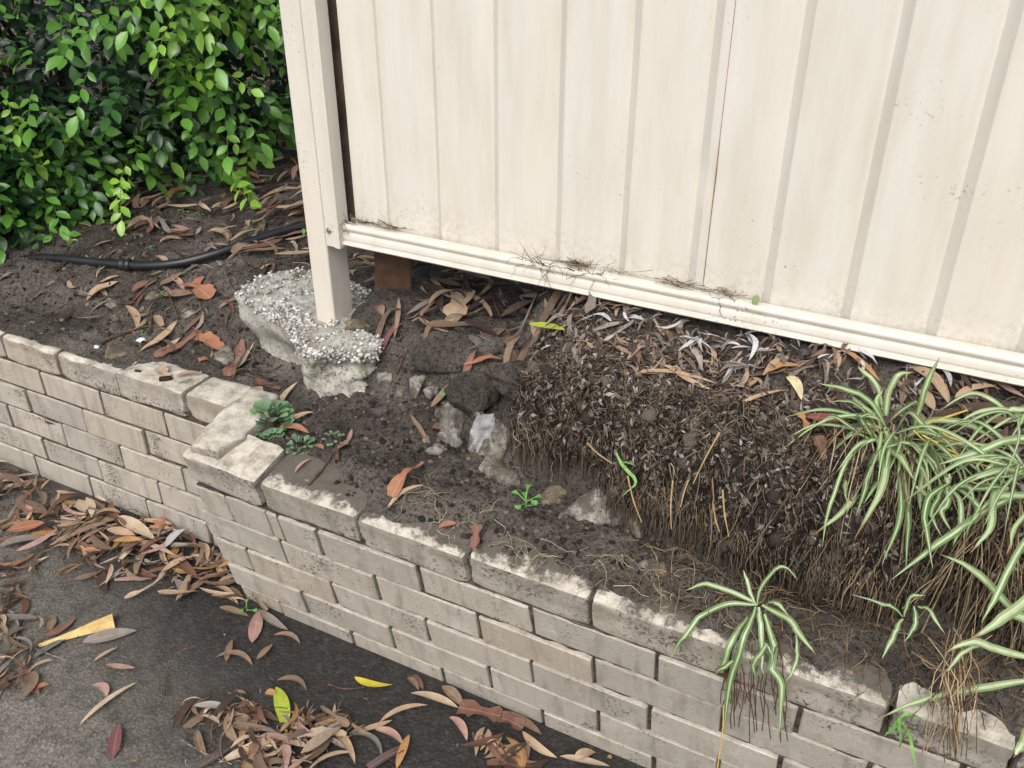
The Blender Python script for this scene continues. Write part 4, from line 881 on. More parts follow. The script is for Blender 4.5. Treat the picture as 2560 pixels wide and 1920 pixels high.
ca = RNG.uniform(-1.2, 1.2, 240); cb = RNG.uniform(-1.0, -.02, 240); pebbles(ac, np.stack([ca, cb, surf(ca, cb)], 1), .001, .0035, [lin(150, 142, 130), lin(90, 80, 70), lin(180, 170, 150)])
o = obj('grit', ac.mesh('grit', True), M['pebble']); o['kind'] = 'stuff'; o['label'] = 'small pale grit and stone chips scattered about'; o['category'] = 'grit'

# ------------------------------------------------------------------ root mat
def grow(n, fa, fb, K, step, grav, rnd, off, rad, cols, tipz=None, wander=.5):
    a = fa(n); b = fb(n, a); P = np.zeros((n, K, 3)); p = np.stack([a, b, surf(a, b) + off(n)], 1); dr = RNG.standard_normal((n, 3)) * [1, 1, .3]; dr /= np.linalg.norm(dr, axis=1)[:, None]
    st = step(n)[:, None]; o_ = off(n)
    for k in range(K):
        P[:, k] = p
        dr = dr * wander + RNG.standard_normal((n, 3)) * rnd + np.array([0, -.12, -grav]); dr /= np.linalg.norm(dr, axis=1)[:, None]
        p = p + dr * st
        for _ in range(3):
            h = surf(p[:, 0], p[:, 1]) + o_; d = h - p[:, 2]; ins = d > 0; steep = ins & (d > .012)
            p[:, 1] = np.where(steep, p[:, 1] - np.minimum(d * .3, .02), p[:, 1]); p[:, 2] = np.where(ins & ~steep, h, p[:, 2])
        h = surf(p[:, 0], p[:, 1]) + .001; p[:, 2] = np.maximum(p[:, 2], np.minimum(h, p[:, 2] + .06))
    R = rad(n)[:, None] * np.linspace(1, .45, K)[None]; c = np.array(cols)[RNG.integers(len(cols), size=n)] * RNG.uniform(.7, 1.15, (n, 1))
    return strands(P, R, c)
mat_ = thing('root_mat', 'thick mat of tangled dry roots hanging over the bank below the fence', 'roots', (.8, .26, .5), kind='stuff')
def rmesh(name, parts, par=mat_):
    ac = Acc()
    for v, f, c in parts: ac.add(v, f, c)
    o = obj(name, ac.mesh(name, True), M['root'], par, kind='stuff'); o.matrix_parent_inverse = Matrix.Translation(-par.location); return o
DK = [lin(60, 53, 48), lin(88, 79, 72), lin(112, 102, 93), lin(44, 39, 36), lin(138, 127, 115)]
DK = DK + [lin(122, 108, 90), lin(150, 134, 112)]
LT_ = [lin(150, 128, 100), lin(178, 154, 118), lin(128, 108, 86), lin(108, 92, 76)]
U = lambda lo, hi: (lambda n: RNG.uniform(lo, hi, n))
NA, NT = 330, 46
SA = np.linspace(.365, 1.55, NA); SH = np.zeros((NA, NT + 5, 3))
zend = np.interp(SA, [.365, .45, .6, .74, .82, .95, 1.55], [.62, .592, .580, .570, .556, .545, .545]) + .022 * fbm(SA * 11, 1.0, 2, 3)
gone = sm(SA, .37, .50)
for q, a_ in enumerate(SA):
    bb = np.linspace(.43, .06, 300); zz = soil(a_, bb, False); k_ = max(20, int(np.argmax(zz < zend[q]) or 299)); bb, zz = bb[:k_], zz[:k_]
    sl_ = np.concatenate([[0], np.cumsum(np.hypot(np.diff(bb), np.diff(zz)))]); tt = np.linspace(0, sl_[-1], NT); b_, z_ = np.interp(tt, sl_, bb), np.interp(tt, sl_, zz); t_ = tt / sl_[-1]
    bu = gone[q] * (.036 + .022 * float(vn(a_ * 8, 4.4))) * sm(t_, .30, .75); b_ = b_ - bu; z_ = z_ + .35 * bu * (1 - sm(t_, .6, 1)) - .004 * (1 - sm(t_, 0, .15))
    z_ = z_ - .07 * (1 - sm(a_, .38, .47)); SH[q, :NT] = np.stack([np.full(NT, a_), b_, z_], 1)
    for k2, (db, dz) in enumerate(((.006, -.005), (.018, -.006), (.034, -.002), (.055, .008), (.085, .03))): SH[q, NT + k2] = (a_, b_[-1] + db, z_[-1] + dz)
def grid_normals(S):
    n = np.cross(np.gradient(S, axis=0), np.gradient(S, axis=1)); n /= np.linalg.norm(n, axis=2)[..., None] + 1e-9
    return -n if n[NA // 2, NT // 2, 1] > 0 else n
SN = grid_normals(SH); w_ = np.concatenate([np.linspace(.25, 1, NT), np.ones(5)])[None]
SH = SH + SN * ((.026 * fbm(SH[..., 0] * 7, SH[..., 1] * 7, SH[..., 2] * 7, 3) + .005 * fbm(SH[..., 0] * 45, SH[..., 1] * 45, SH[..., 2] * 45, 2)) * w_)[..., None]
SN = grid_normals(SH)
q = np.arange(NA * (NT + 5)).reshape(NA, NT + 5); F = np.stack([q[:-1, :-1], q[1:, :-1], q[1:, 1:], q[:-1, 1:]], -1).reshape(-1, 4)
o = obj('root_bound_soil', mesh_np('root_bound_soil', SH.reshape(-1, 3), F, smooth=True), M['rootsoil'], mat_); o.matrix_parent_inverse = Matrix.Translation(-mat_.location)
def bil(S, u, v):
    u = np.clip(u, 0, NA - 1.001); v = np.clip(v, 0, NT - 1.001); i = u.astype(int); j = v.astype(int); f = (u - i)[:, None]; g = (v - j)[:, None]
    return (S[i, j] * (1 - f) + S[i + 1, j] * f) * (1 - g) + (S[i, j + 1] * (1 - f) + S[i + 1, j + 1] * f) * g
DU = (SA[1] - SA[0])
def walk(n, u0, u1, v0, v1, K, step, bias, turn, off, rad, cols, free=True, taper=.45, clump=0):
    u = (RNG.uniform(u0, u1, n) - SA[0]) / DU
    if clump: u = np.clip(RNG.choice(u, clump)[RNG.integers(clump, size=n)] + RNG.normal(0, 5, n), 2, NA - 4)
    v = RNG.uniform(v0, v1, n) * (NT - 1); th = RNG.uniform(0, 2 * np.pi, n); st = RNG.uniform(*step, n); P = np.zeros((n, K, 3)); o0 = RNG.uniform(*off, n); fr = np.zeros(n, bool); last = bil(SH, u, v)
    dv = np.linalg.norm(SH[(NA // 2), 10] - SH[(NA // 2), 11])
    for k in range(K):
        oo = np.maximum(o0 + RNG.normal(0, .0022, n), .0004); p = bil(SH, u, v) + bil(SN, u, v) * oo[:, None]
        hangp = last + np.stack([RNG.normal(0, .18, n), RNG.normal(-.02, .12, n), -np.ones(n)], 1) * (st * .9)[:, None]
        p = np.where(fr[:, None], hangp, p); p[:, 2] = np.maximum(p[:, 2], np.where(fr, surf(p[:, 0], p[:, 1]) + .001, p[:, 2]))
        P[:, k] = p; last = p
        th = th + RNG.normal(0, turn, n); b_ = bias * np.clip(v / NT * 1.6 - .2, .0, 1)
        dx = np.cos(th) * (1 - b_ * .6); dy = np.sin(th) * (1 - b_) + b_ * 1.3
        u = u + dx * st / DU; v = v + dy * st / dv
        if free: fr = fr | (v > NT - 1)
        v = np.clip(v, 0, NT - 1)
    ok = (P[:, :, 0].min(1) > SA[0] + .012) & (P[:, :, 0].max(1) < SA[-1] - .01); P = P[ok]; n = len(P)
    R = rad(n)[:, None] * np.linspace(1, taper, K)[None]; c = np.array(cols)[RNG.integers(len(cols), size=n)] * RNG.uniform(.65, 1.15, (n, 1))
    return strands(P, R, c)
LIT = DK + [lin(140, 124, 106), lin(112, 96, 84), lin(94, 82, 74)]
topm = walk(4600, .37, 1.52, .02, .60, 6, (.003, .008), .1, .9, (.0, .005), U(.0005, .0012), LIT)
face = walk(4200, .37, 1.52, .38, 1.0, 8, (.004, .009), .55, .75, (.0, .010), lambda n: .0004 + .0016 * RNG.random(n) ** 3, DK + [lin(36, 31, 28), lin(36, 31, 28), lin(144, 128, 110)])
hang = walk(850, .40, 1.5, .80, 1.0, 9, (.005, .011), .9, .4, (.001, .010), U(.0005, .0012), DK[1:], clump=60)
rmesh('fibrous_roots', [topm, face]); rmesh('hanging_roots', [hang])
ac = Acc(); uu = RNG.uniform(0, NA - 2, 420); vv = RNG.uniform(.25, .98, 420) * (NT - 1); cp = bil(SH, uu, vv) - bil(SN, uu, vv) * .002
for c_ in cp:
    r_ = .003 + .013 * RNG.random() ** 4; V_, F_ = ICO[2]; d_ = 1 + .35 * fbm(V_[:, 0] * 2 + c_[0] * 90, V_[:, 1] * 2, V_[:, 2] * 2, 2); ac.add(V_ * d_[:, None] * r_ + c_, F_, np.array([lin(74, 66, 59), lin(58, 51, 46), lin(96, 88, 80)][RNG.integers(3)]))
o = obj('soil_clods', ac.mesh('soil_clods', True), M['crumb'], mat_); o['kind'] = 'stuff'; o.matrix_parent_inverse = Matrix.Translation(-mat_.location)
# shredded bark and leaf bits pressed into the mat
ac = Acc(); nS = 5200; u = RNG.uniform(0, NA - 2, nS); v = RNG.beta(1.0, 1.6, nS) * (NT - 2); Pq = bil(SH, u, v); Nq = bil(SN, u, v)
for p_, n_q in zip(Pq, Nq):
    d_ = RNG.standard_normal(3); d_ -= n_q * (d_ @ n_q) * .8; d_ /= np.linalg.norm(d_); s_ = np.cross(d_, n_q); s_ /= np.linalg.norm(s_) + 1e-9; L_ = RNG.uniform(.006, .022); W_ = RNG.uniform(.0015, .0045); n2 = n_q * RNG.uniform(.0005, .006); cu = n_q * RNG.uniform(-.2, .4) * L_
    Vq = np.array([p_ + n2 - d_ * L_ / 2, p_ + n2 + cu * .4 + s_ * W_, p_ + n2 + d_ * L_ / 2, p_ + n2 + cu * .4 - s_ * W_]); ac.add(Vq, [[0, 1, 2, 3]], np.array([lin(124, 112, 102), lin(96, 87, 79), lin(150, 138, 126), lin(74, 66, 60), lin(172, 166, 160), lin(116, 97, 83)][RNG.integers(6)]) * RNG.uniform(.7, 1.1))
o = obj('bark_shreds', ac.mesh('bark_shreds', False), M['litter'], mat_); o['kind'] = 'stuff'; o.matrix_parent_inverse = Matrix.Translation(-mat_.location)
dry = walk(230, .74, 1.5, .72, 1.0, 10, (.011, .019), .95, .22, (.003, .016), lambda n: .0005 + .0016 * RNG.random(n) ** 2, LT_ + LT_ + DK, clump=26)
lowd = grow(480, lambda n: RNG.uniform(.74, 1.5, n), lambda n, a: RNG.uniform(.03, .16, n), 6, U(.007, .018), .18, .5, U(.002, .014), U(.0005, .0014), LT_ + DK[1:3], wander=.8)
dg = thing('dead_grass', 'dry brown stems hanging down the bank beneath the spider plants', 'dead grass', (1.0, .15, .5), kind='stuff')
rmesh('dry_stems', [dry], dg); rmesh('dry_stubble', [lowd], dg)
# a few straggling pale stems on the wall top
fs = grow(70, lambda n: RNG.uniform(.3, .95, n), lambda n, a: RNG.uniform(.03, .10, n), 6, U(.010, .02), .1, .45, U(.002, .008), U(.0004, .0008), [lin(190, 172, 140), lin(206, 192, 162)], wander=.9)
st = thing('straw', 'thin straw coloured stems straggling across the leaning wall top', 'straw', (.6, .06, .48), kind='stuff'); rmesh('straw_stems', [fs], st)
# roots and grass caught on the fence
def tuft(name, px, py, b, n, L, label, spread=1.0, cols=LT_ + DK, up=.6, cat='dead grass', rad=.0007):
    c = at_b(px, py, b); K = 7; P = np.zeros((n, K, 3)); p = np.tile(c, (n, 1)) + RNG.normal(0, 1, (n, 3)) * [.012 * spread, .002, .002]
    dr = np.stack([RNG.normal(0, .7, n) * spread, RNG.normal(-.25, .2, n), RNG.normal(up, .5, n)], 1); dr /= np.linalg.norm(dr, axis=1)[:, None]
    for k in range(K):
        P[:, k] = p; dr = dr + RNG.normal(0, .28, (n, 3)) * [1, .35, 1] + [0, 0, -.12]; dr /= np.linalg.norm(dr, axis=1)[:, None]; p = p + dr * L / K * RNG.uniform(.5, 1.2, (n, 1)); p[:, 1] = np.minimum(p[:, 1], b + .003)
    v, f, cc = strands(P, np.full((n, 1), rad) * np.linspace(1, .4, K)[None], np.array(cols)[RNG.integers(len(cols), size=n)])
    ac = Acc(); ac.add(v, f, cc); o = obj(name, ac.mesh(name, True), M['root']); o['label'] = label; o['category'] = cat; return o
K_ = 2560 / 2212
tuft('root_tuft', 742 * K_, 478 * K_, .458, 90, .055, 'clump of dark roots wedged between post and rail end', .9, DK + LT_[:1], -.35, 'roots')
tuft('grass_tuft', 1165 * K_, 575 * K_, .448, 34, .075, 'dead grass tuft caught on the rail left of centre', 1.2)
tuft('grass_tuft', 1270 * K_, 592 * K_, .448, 26, .065, 'sparser dead grass tuft on the rail beside the first tuft', 1.6)
tuft('grass_tuft', 1560 * K_, 655 * K_, .448, 8, .04, 'few dark wisps on the rail near the sheet lap', 1.0, DK)
for i, (x0, x1) in enumerate([(-.05, .10), (.46, .60), (.66, .80)]):
    n = 70; K = 5; a = np.clip(RNG.choice(RNG.uniform(x0, x1, 6), n) + RNG.normal(0, .012, n), x0, x1); P = np.zeros((n, K, 3)); p = np.stack([a, RNG.uniform(.447, .466, n), .8655 + RNG.uniform(0, .004, n)], 1); dr = np.stack([RNG.normal(0, 1, n), RNG.normal(0, .2, n), RNG.normal(.1, .25, n)], 1)
    for k in range(K): P[:, k] = p; p = p + dr * .005; dr = dr + RNG.normal(0, .35, (n, 3)) * [1, .3, .5]; p[:, 2] = np.maximum(p[:, 2], .8655); p[:, 1] = np.clip(p[:, 1], .446, .467)
    v, f, cc = strands(P, np.full((n, K), .0006), np.array(LT_ + DK)[RNG.integers(len(LT_ + DK), size=n)]); ac = Acc(); ac.add(v, f, cc)
    o = obj('rail_debris', ac.mesh('rail_debris', True), M['root']); o['kind'] = 'stuff'; o['label'] = ['dark rootlets strewn on the rail next to the post', 'dark rootlets on the rail under the dead grass tufts', 'crumbs of dirt on the rail by the sheet lap'][i]; o['category'] = 'debris'

# ------------------------------------------------------------------ twigs and sticks
def twig(px, r, label, mat='twig', bs=None, lift=.005, group='twigs and sticks', knots=0):
    P = np.array([(at_z(*q, lift) if 'driveway' in label or 'yellow leaf' in label else put(*q, lift)) for q in px]); pt = catmull(P, 4 * len(P)); V, F = tube(pt, np.linspace(r, r * .55, len(pt)) * (1 + .15 * RNG.standard_normal(len(pt)).clip(-1, 1)), 6); c = P.mean(0)
    o = obj('twig', mesh_np('twig', V - c, F, smooth=True), M[mat]); o.location = c; o['label'] = label; o['category'] = 'twig'; o['group'] = group
twig([cB(1215, 1100), cB(1380, 900), cB(1550, 600)], .0030, 'dark twig leaning from wall top over the bare soil')
twig([cB(1465, 900), cB(1470, 780)], .0055, 'short thick grey stick beside the dark leaning twig')
twig([c6(1650, 480), c6(1700, 600), c6(1735, 800)], .0060, 'purplish stick lying straight down the root bank')
twig([c7(420, 380), c7(650, 350), c7(980, 290)], .0035, 'dark stick lying along the bank close under the rail')
twig([c6(1050, 390), c6(1200, 360), c6(1330, 410)], .0075, 'thick black branch piece under the rail')
twig([c2(650, 780), c2(800, 715), c2(950, 670)], .0042, 'brown twig above the flat yellowish stone')
twig([c2(840, 530), c2(900, 470), c2(985, 375)], .0045, 'grey twig between leaves below the hose joiner')
twig([c2(970, 700), c2(980, 580)], .003, 'thin upright twig in leaves left of the footing')
twig([c2(1360, 345), c2(1365, 470)], .002, 'thin stem standing beside the large orange bark flake')
twig([c2(1085, 460), c2(1150, 620)], .003, 'dark twig crossing brown leaves left of the footing')
twig([c5(1670, 340), c5(1740, 520), c5(1795, 665)], .0032, 'straight dark stem leaning in the gap under the rail')
twig([c5(1105, 260), c5(1050, 500)], .0020, 'thin root dangling in the shade right of the post')
twig([c5(1800, 710), c5(1960, 655)], .0028, 'pale grey stick at the stalk of the yellow green leaf', 'conc_pale')
twig([c5(1110, 980), c5(1170, 850), c5(1270, 690)], .0025, 'brown twig sloping above the concrete chunks')
twig([c3(890, 355), c3(1060, 335), c3(1170, 325), c3(1370, 240)], .0032, 'bent dark twig on the driveway before the wall corner')
twig([c3(120, 840), c3(300, 920), c3(430, 965)], .0018, 'thin grey stem on the driveway near the split wood', 'conc_pale')
twig([c3(1060, 1190), c3(1065, 1060), c3(1090, 1010)], .0018, 'thin dark stem standing out on bare driveway')
twig([c3(1165, 1475), c3(1290, 1550), c3(1490, 1635)], .0022, 'pale stem under the leaf heap on the driveway', 'conc_pale')
twig([c4(310, 1120), c4(420, 1150), c4(540, 1140)], .0022, 'thin brown stem crossing the yellow leaf')
twig([c8(1000, 60), c8(1070, 250)], .002, 'straw stem slanting down the bank', 'straw')
for i, (p, q) in enumerate([(c6(1560, 1350), c6(1600, 1650)), (c6(1500, 1440), c6(1540, 1620)), (c6(950, 1260), c6(1040, 1560)), (c6(690, 1050), c6(850, 1180)), (c6(1540, 980), c6(1370, 1310)), (c6(1350, 1260), c6(1290, 1460)), (c6(1240, 1290), c6(1230, 1600))]):
    b0_ = [.17, .17, .17, .2, .2, .19, .18][i]; P0 = at_b(*p, b0_); P1 = at_b(*q, b0_ - .05); pt = catmull([P0, (P0 + P1) / 2 + [0, -.008, .004], P1], 8); V, F = tube(pt, np.linspace(.0018, .0010, 8), 6); c = pt.mean(0)
    o = obj('dry_stem', mesh_np('dry_stem', V - c, F, smooth=True), M['straw']); o.location = c; o['category'] = 'stem'; o['group'] = 'straw stems in the bank'
    o['label'] = ['thick straw stem hanging straight in the dark bank', 'shorter crooked straw stem beside the thick straw stem', 'slanting straw stem over the grey concrete block', 'pale thin stem lying on the root mat face', 'long double stem sloping off the bark strip', 'brown stem continuing below the long sloping stem', 'thin upright stem right of the concrete block'][i]
# split yellow wood on the driveway
P0 = put(*c3(250, 880)); P1 = put(*c3(735, 725)); d = (P1 - P0); L = np.linalg.norm(d[:2]); ang = math.atan2(d[1], d[0])
bm = bmesh.new(); prof = [(0, .004, .004), (.25, .006, .006), (.5, .010, .009), (.75, .015, .012), (1, .020, .014)]; rows_ = []
for t, w, h in prof: rows_.append([bm.verts.new((t * L, s * w + random.uniform(-.001, .001), z * h + .001)) for s, z in ((-1, 0), (1, 0), (.8, 1), (-.5, 1.1))])
for p, q in zip(rows_, rows_[1:]):
    for i in range(4): bm.faces.new([p[i], p[(i + 1) % 4], q[(i + 1) % 4], q[i]])
bm.faces.new(rows_[0][::-1]); bm.faces.new(rows_[-1]); bmesh.ops.recalc_face_normals(bm, faces=bm.faces); me = bpy.data.meshes.new('split_wood'); bm.to_mesh(me); bm.free()
o = obj('split_wood', me, M['split'], label='pale yellow splinter of freshly split wood on the driveway', category='wood'); o.location = (P0[0], P0[1], 0); o.rotation_euler = (0, 0, ang)
# seed capsules on the wall, white plastic bits, plastic scrap
def pod(px, s, rot, label):
    p = put(*px); V, F = tube(np.array([[-s, 0, 0], [-s * .9, 0, 0], [0, 0, 0], [s * .8, 0, 0], [s, 0, 0]]), [s * .25, s * .42, s * .45, s * .38, s * .2], 9)
    o = obj('seed_pod', mesh_np('pod', V, F, smooth=True), mat_plain('pod', lin(34, 24, 20), lin(62, 46, 38), 60), label=label, category='pod', group='pods on the wall top'); o.location = p + [0, 0, s * .42]; o.rotation_euler = (0, 0, rot)
pod(c2(890, 955), .0085, .2, 'small dark pod on the cream wall top'); pod(c2(1070, 1010), .0155, .7, 'larger dark pod on the cream wall top near a leaf')
H(c2, 1030, 940, 1075, 1000, 70, 'pale tan', 0, 'flake', 'on the cream wall top')
m, n_, l_, b_ = nodes('thin_plastic', .15, .5); b_.inputs['Base Color'].default_value = (.75, .78, .80, 1); b_.inputs['Alpha'].default_value = .30; M['plastic'] = m
pc = at_b(*c5(1700, 1290), .235); gx, gz = np.meshgrid(np.linspace(-1, 1, 9), np.linspace(-1, 1, 13), indexing='ij')
V = np.stack([gx * .020 * (1 - .5 * (gz < -.2)) + .012 * gz, -.012 + .010 * fbm(gx * 2, gz * 2, 1, 2) + .006 * gz, gz * .042], -1).reshape(-1, 3); i = np.arange(gx.size).reshape(gx.shape); F = np.stack([i[:-1, :-1], i[1:, :-1], i[1:, 1:], i[:-1, 1:]], -1).reshape(-1, 4)
o = obj('plastic_scrap', mesh_np('plastic', V, F, smooth=False), M['plastic'], label='torn clear plastic scrap hanging at the edge of the root mat', category='plastic'); o.location = pc + [0, -.02, 0]
M['white'] = mat_plain('white_chip', lin(216, 222, 232), lin(236, 238, 242), 40, .5)
rock('plastic_chip', put(*c2(625, 798), .003), (.008, .006, .005), 61, 'white', 'small white chip on the green stained wall top', 'chip', None, .4, 2)
rock('plastic_chip', put(*c2(915, 755), .004), (.014, .010, .006), 62, 'white', 'bluish white plastic scrap beside the curled orange leaf', 'plastic', None, .4, 2)

# ------------------------------------------------------------------ spider plants
def blade_geo(pts, w, ns=14, fold=.35, seed=0):
    P = catmull(pts, ns + 1); t = np.linspace(0, 1, ns + 1)
    T = np.gradient(P, axis=0); T /= np.linalg.norm(T, axis=1)[:, None] + 1e-9
    view = CAM - P; view /= np.linalg.norm(view, axis=1)[:, None]; view = view * .35 + np.array([0, -.35, .75])      # blades turn their upper face to the light
    S = np.cross(T, view); S /= np.linalg.norm(S, axis=1)[:, None] + 1e-9; Un = np.cross(S, T)
    wid = .35 * w * np.clip(np.minimum(.45 + t * 2.2, (1 - t) * 2.6 + .06), .05, 1)
    V = np.stack([P + S * (wid * q)[:, None] + Un * (fold * wid * abs(q))[:, None] for q in (-1, -.5, 0, .5, 1)], 1).reshape(-1, 3)
    i = np.arange((ns + 1) * 5).reshape(-1, 5); F = np.concatenate([np.stack([i[:-1, q], i[:-1, q + 1], i[1:, q + 1], i[1:, q]], -1) for q in range(4)])
    return V, F, np.stack([np.tile([0, .25, .5, .75, 1], ns + 1), np.repeat(t, 5)], 1)
def plant(name, label, cat, base, group=None):
    o = thing(name, label, cat, base, group); return o
def blade(par, cr, pts, b0, b1, w, sag=0.0, name='leaf', mat='blade'):
    n = len(pts); P = [at_b(*cr(*q), b0 + (b1 - b0) * i / (n - 1)) for i, q in enumerate(pts)]
    for i, q in enumerate(P):
        if q[0] > -.2 and q[2] < WT + .006 and q[1] > -.016: P[i] = at_b(*cr(*pts[i]), -.016)
    rj = np.random.default_rng(int(abs(P[0][0] + P[-1][1]) * 1e5) % 99991); P = [q + rj.normal(0, .0035, 3) if 0 < i < n - 1 else q for i, q in enumerate(P)]
    P = catmull(P, 15) + np.cumsum(rj.normal(0, .0006, (15, 3)), 0); lowm = (P[:, 2] < WT + LEAN * np.maximum(P[:, 1], 0) + .006) & (P[:, 1] > -.012) & (P[:, 1] < .11); P[:, 1] = np.where(lowm, -.012, P[:, 1])
    V, F, uv = blade_geo(P, w, fold=random.uniform(.1, .5)); o = obj(name, mesh_np(name, V, F, smooth=True, uv=uv), M['blade_soft' if mat == 'blade' and par.name in SOFT else mat], par); o.matrix_parent_inverse = Matrix.Translation(-par.location); return o
GS = 'variegated spider plants'; SOFT = ('spider_plant', 'spider_plant.001', 'spider_plant.002')
bigp = plant('spider_plant', 'large variegated spider plant clump on the bank with trailing pale leaves', 'spider plant', at_b(*c7(1340, 760), .33), GS)
for pts, b0, b1, w in [([(1340, 760), (1330, 880), (1270, 1120), (1112, 1402)], .32, .12, .017), ([(1300, 770), (1210, 1000), (1040, 1200), (850, 1392)], .32, .12, .015), ([(1270, 760), (1150, 870), (1090, 1040), (1068, 1172)], .32, .16, .013),
        ([(1400, 800), (1440, 1000), (1465, 1300), (1450, 1605)], .32, .08, .014), ([(1320, 690), (1350, 800), (1420, 900), (1510, 1040)], .31, .17, .019), ([(1500, 720), (1560, 500), (1610, 350), (1672, 235)], .33, .34, .013),
        ([(1340, 720), (1210, 490), (1050, 412), (868, 400)], .33, .27, .013), ([(1280, 700), (1170, 600), (1060, 568), (965, 545)], .33, .26, .010), ([(1230, 780), (1140, 680), (1020, 640), (925, 642)], .31, .24, .010), ([(1310, 690), (1350, 490), (1420, 365), (1485, 342)], .34, .38, .014),
        ([(1230, 740), (1165, 640), (1190, 585), (1262, 600)], .30, .28, .018), ([(1480, 720), (1640, 640), (1860, 700), (2060, 800)], .32, .24, .016), ([(1450, 810), (1580, 790), (1720, 860), (1810, 965)], .30, .17, .015), ([(1470, 840), (1540, 980), (1570, 1130), (1560, 1230)], .30, .14, .013),
        ([(1400, 850), (1425, 1050), (1380, 1300), (1295, 1605)], .30, .07, .013), ([(1380, 860), (1310, 1010), (1250, 1090), (1185, 1190)], .30, .16, .011), ([(1320, 640), (1250, 430), (1190, 320), (1150, 290)], .35, .39, .010), ([(1350, 650), (1430, 560), (1520, 530), (1510, 540)], .34, .33, .012),
        ([(1290, 780), (1220, 900), (1160, 1080), (1130, 1250)], .31, .14, .012), ([(1400, 700), (1480, 640), (1580, 650), (1700, 760)], .33, .24, .012), ([(1380, 760), (1450, 760), (1540, 740), (1730, 770)], .32, .26, .012), ([(1200, 800), (1100, 870), (1010, 1240), (920, 1480)], .30, .10, .009),
        ([(1350, 700), (1300, 620), (1280, 540), (1330, 430)], .34, .36, .013), ([(1330, 730), (1240, 600), (1100, 500), (1090, 480)], .33, .30, .010)]:
    blade(bigp, c7, pts, b0, b1, w)
midp = plant('spider_plant', 'curly leaved spider plantlet drooping right of the large clump', 'spider plant', at_b(*c7(1725, 1070), .17), GS)
for pts, b0, b1, w in [([(1722, 1060), (1640, 1130), (1575, 1230), (1610, 1400), (1640, 1605)], .17, .06, .013), ([(1722, 1075), (1690, 1170), (1735, 1280), (1772, 1385)], .17, .11, .012), ([(1740, 1075), (1800, 1180), (1805, 1340), (1768, 1455)], .17, .09, .011), ([(1750, 1065), (1850, 1110), (1885, 1220), (1800, 1330)], .17, .10, .012),
        ([(1760, 1060), (1880, 1065), (2000, 1075), (2110, 1092)], .17, .13, .013), ([(1720, 1050), (1725, 1010), (1735, 970)], .17, .18, .012), ([(1700, 1070), (1650, 1150), (1620, 1260), (1700, 1390)], .17, .11, .010), ([(1710, 1060), (1620, 1130), (1560, 1090), (1500, 1040)], .17, .2, .010), ([(1740, 1070), (1790, 1040), (1880, 1090), (1890, 1180)], .17, .12, .010)]:
    blade(midp, c7, pts, b0, b1, w)
edgep = plant('spider_plant', 'spider plant at the far right of the bank with long arching leaves', 'spider plant', at_b(*c7(2240, 1000), .20), GS)
for pts, b0, b1, w in [([(2330, 760), (2100, 790), (1850, 850), (1675, 925)], .22, .17, .016), ([(2300, 1080), (1950, 1200), (1640, 1420), (1360, 1660)], .18, .05, .015), ([(2110, 1080), (2060, 1170), (1970, 1340), (1875, 1505)], .17, .06, .014), ([(2330, 900), (2200, 900), (2080, 905)], .20, .18, .012),
        ([(2330, 570), (2180, 570), (2075, 590)], .3, .28, .012), ([(2330, 690), (2200, 650), (2120, 652)], .28, .26, .010), ([(2330, 1130), (2180, 1130), (2030, 1150), (1900, 1240)], .18, .12, .014), ([(2280, 1200), (2190, 1260), (2150, 1380), (2130, 1490)], .15, .08, .009), ([(2250, 980), (2080, 880), (1960, 900), (1920, 990)], .2, .16, .008), ([(2200, 960), (2060, 900), (1980, 960), (1960, 1010)], .2, .15, .008)]:
    blade(edgep, c7, pts, b0, b1, w)
for pts, b0, b1, w in [([(2400, 720), (2212, 560), (1980, 330), (1770, 226)], .10, .08, .016), ([(2300, 40), (2180, 240), (2080, 440), (1990, 585)], .12, .03, .013), ([(2400, 260), (2212, 450), (2080, 570), (1925, 672)], .10, .02, .020), ([(2400, 640), (2212, 560), (2130, 540)], .08, .06, .02)]:
    blade(edgep, c8, pts, b0, b1, w)
lowp = plant('spider_plant', 'spider plantlet with white striped leaves hanging over the wall edge', 'spider plant', at_b(*c8(822, 500), .06), GS)
for pts, b0, b1, w in [([(822, 492), (640, 490), (470, 590), (375, 782)], .06, .0, .013), ([(815, 490), (700, 425), (560, 412), (428, 424)], .06, .05, .011), ([(818, 490), (845, 380), (930, 310), (1035, 368)], .06, .08, .009), ([(806, 486), (770, 400), (735, 315)], .06, .09, .009), ([(815, 505), (740, 690), (690, 900), (648, 1175)], .05, -.03, .015),
        ([(830, 505), (835, 620), (872, 895)], .05, -.01, .012), ([(850, 495), (960, 565), (1040, 650), (1118, 748)], .06, .0, .015), ([(860, 540), (905, 740), (940, 930), (930, 1195)], .05, -.035, .016), ([(770, 560), (690, 690), (650, 800), (610, 850)], .05, -.01, .014), ([(870, 700), (830, 790), (800, 880)], .04, -.01, .012), ([(880, 480), (930, 490), (980, 560)], .06, .04, .011), ([(1020, 650), (1012, 780), (955, 880)], .03, -.01, .008), ([(860, 690), (880, 750), (890, 815)], .04, .0, .008), ([(700, 780), (640, 810), (605, 840)], .03, -.01, .012)]:
    blade(lowp, c8, pts, b0, b1, w)
V_ = []
for q in range(26):
    x = random.uniform(620, 960); P = [at_b(*c8(x, random.uniform(560, 760)), .05), at_b(*c8(x + random.uniform(-30, 30), random.uniform(820, 930)), -.005), at_b(*c8(x + random.uniform(-40, 40), random.uniform(950, 1220)), -.016)]
    V_.append(catmull(P, 8) + np.random.default_rng(q).normal(0, .0016, (8, 3)))
v, f, cc = strands(np.array(V_), np.full((26, 8), .0010), np.array([lin(104, 78, 58)] * 26)); ac = Acc(); ac.add(v, f, cc)
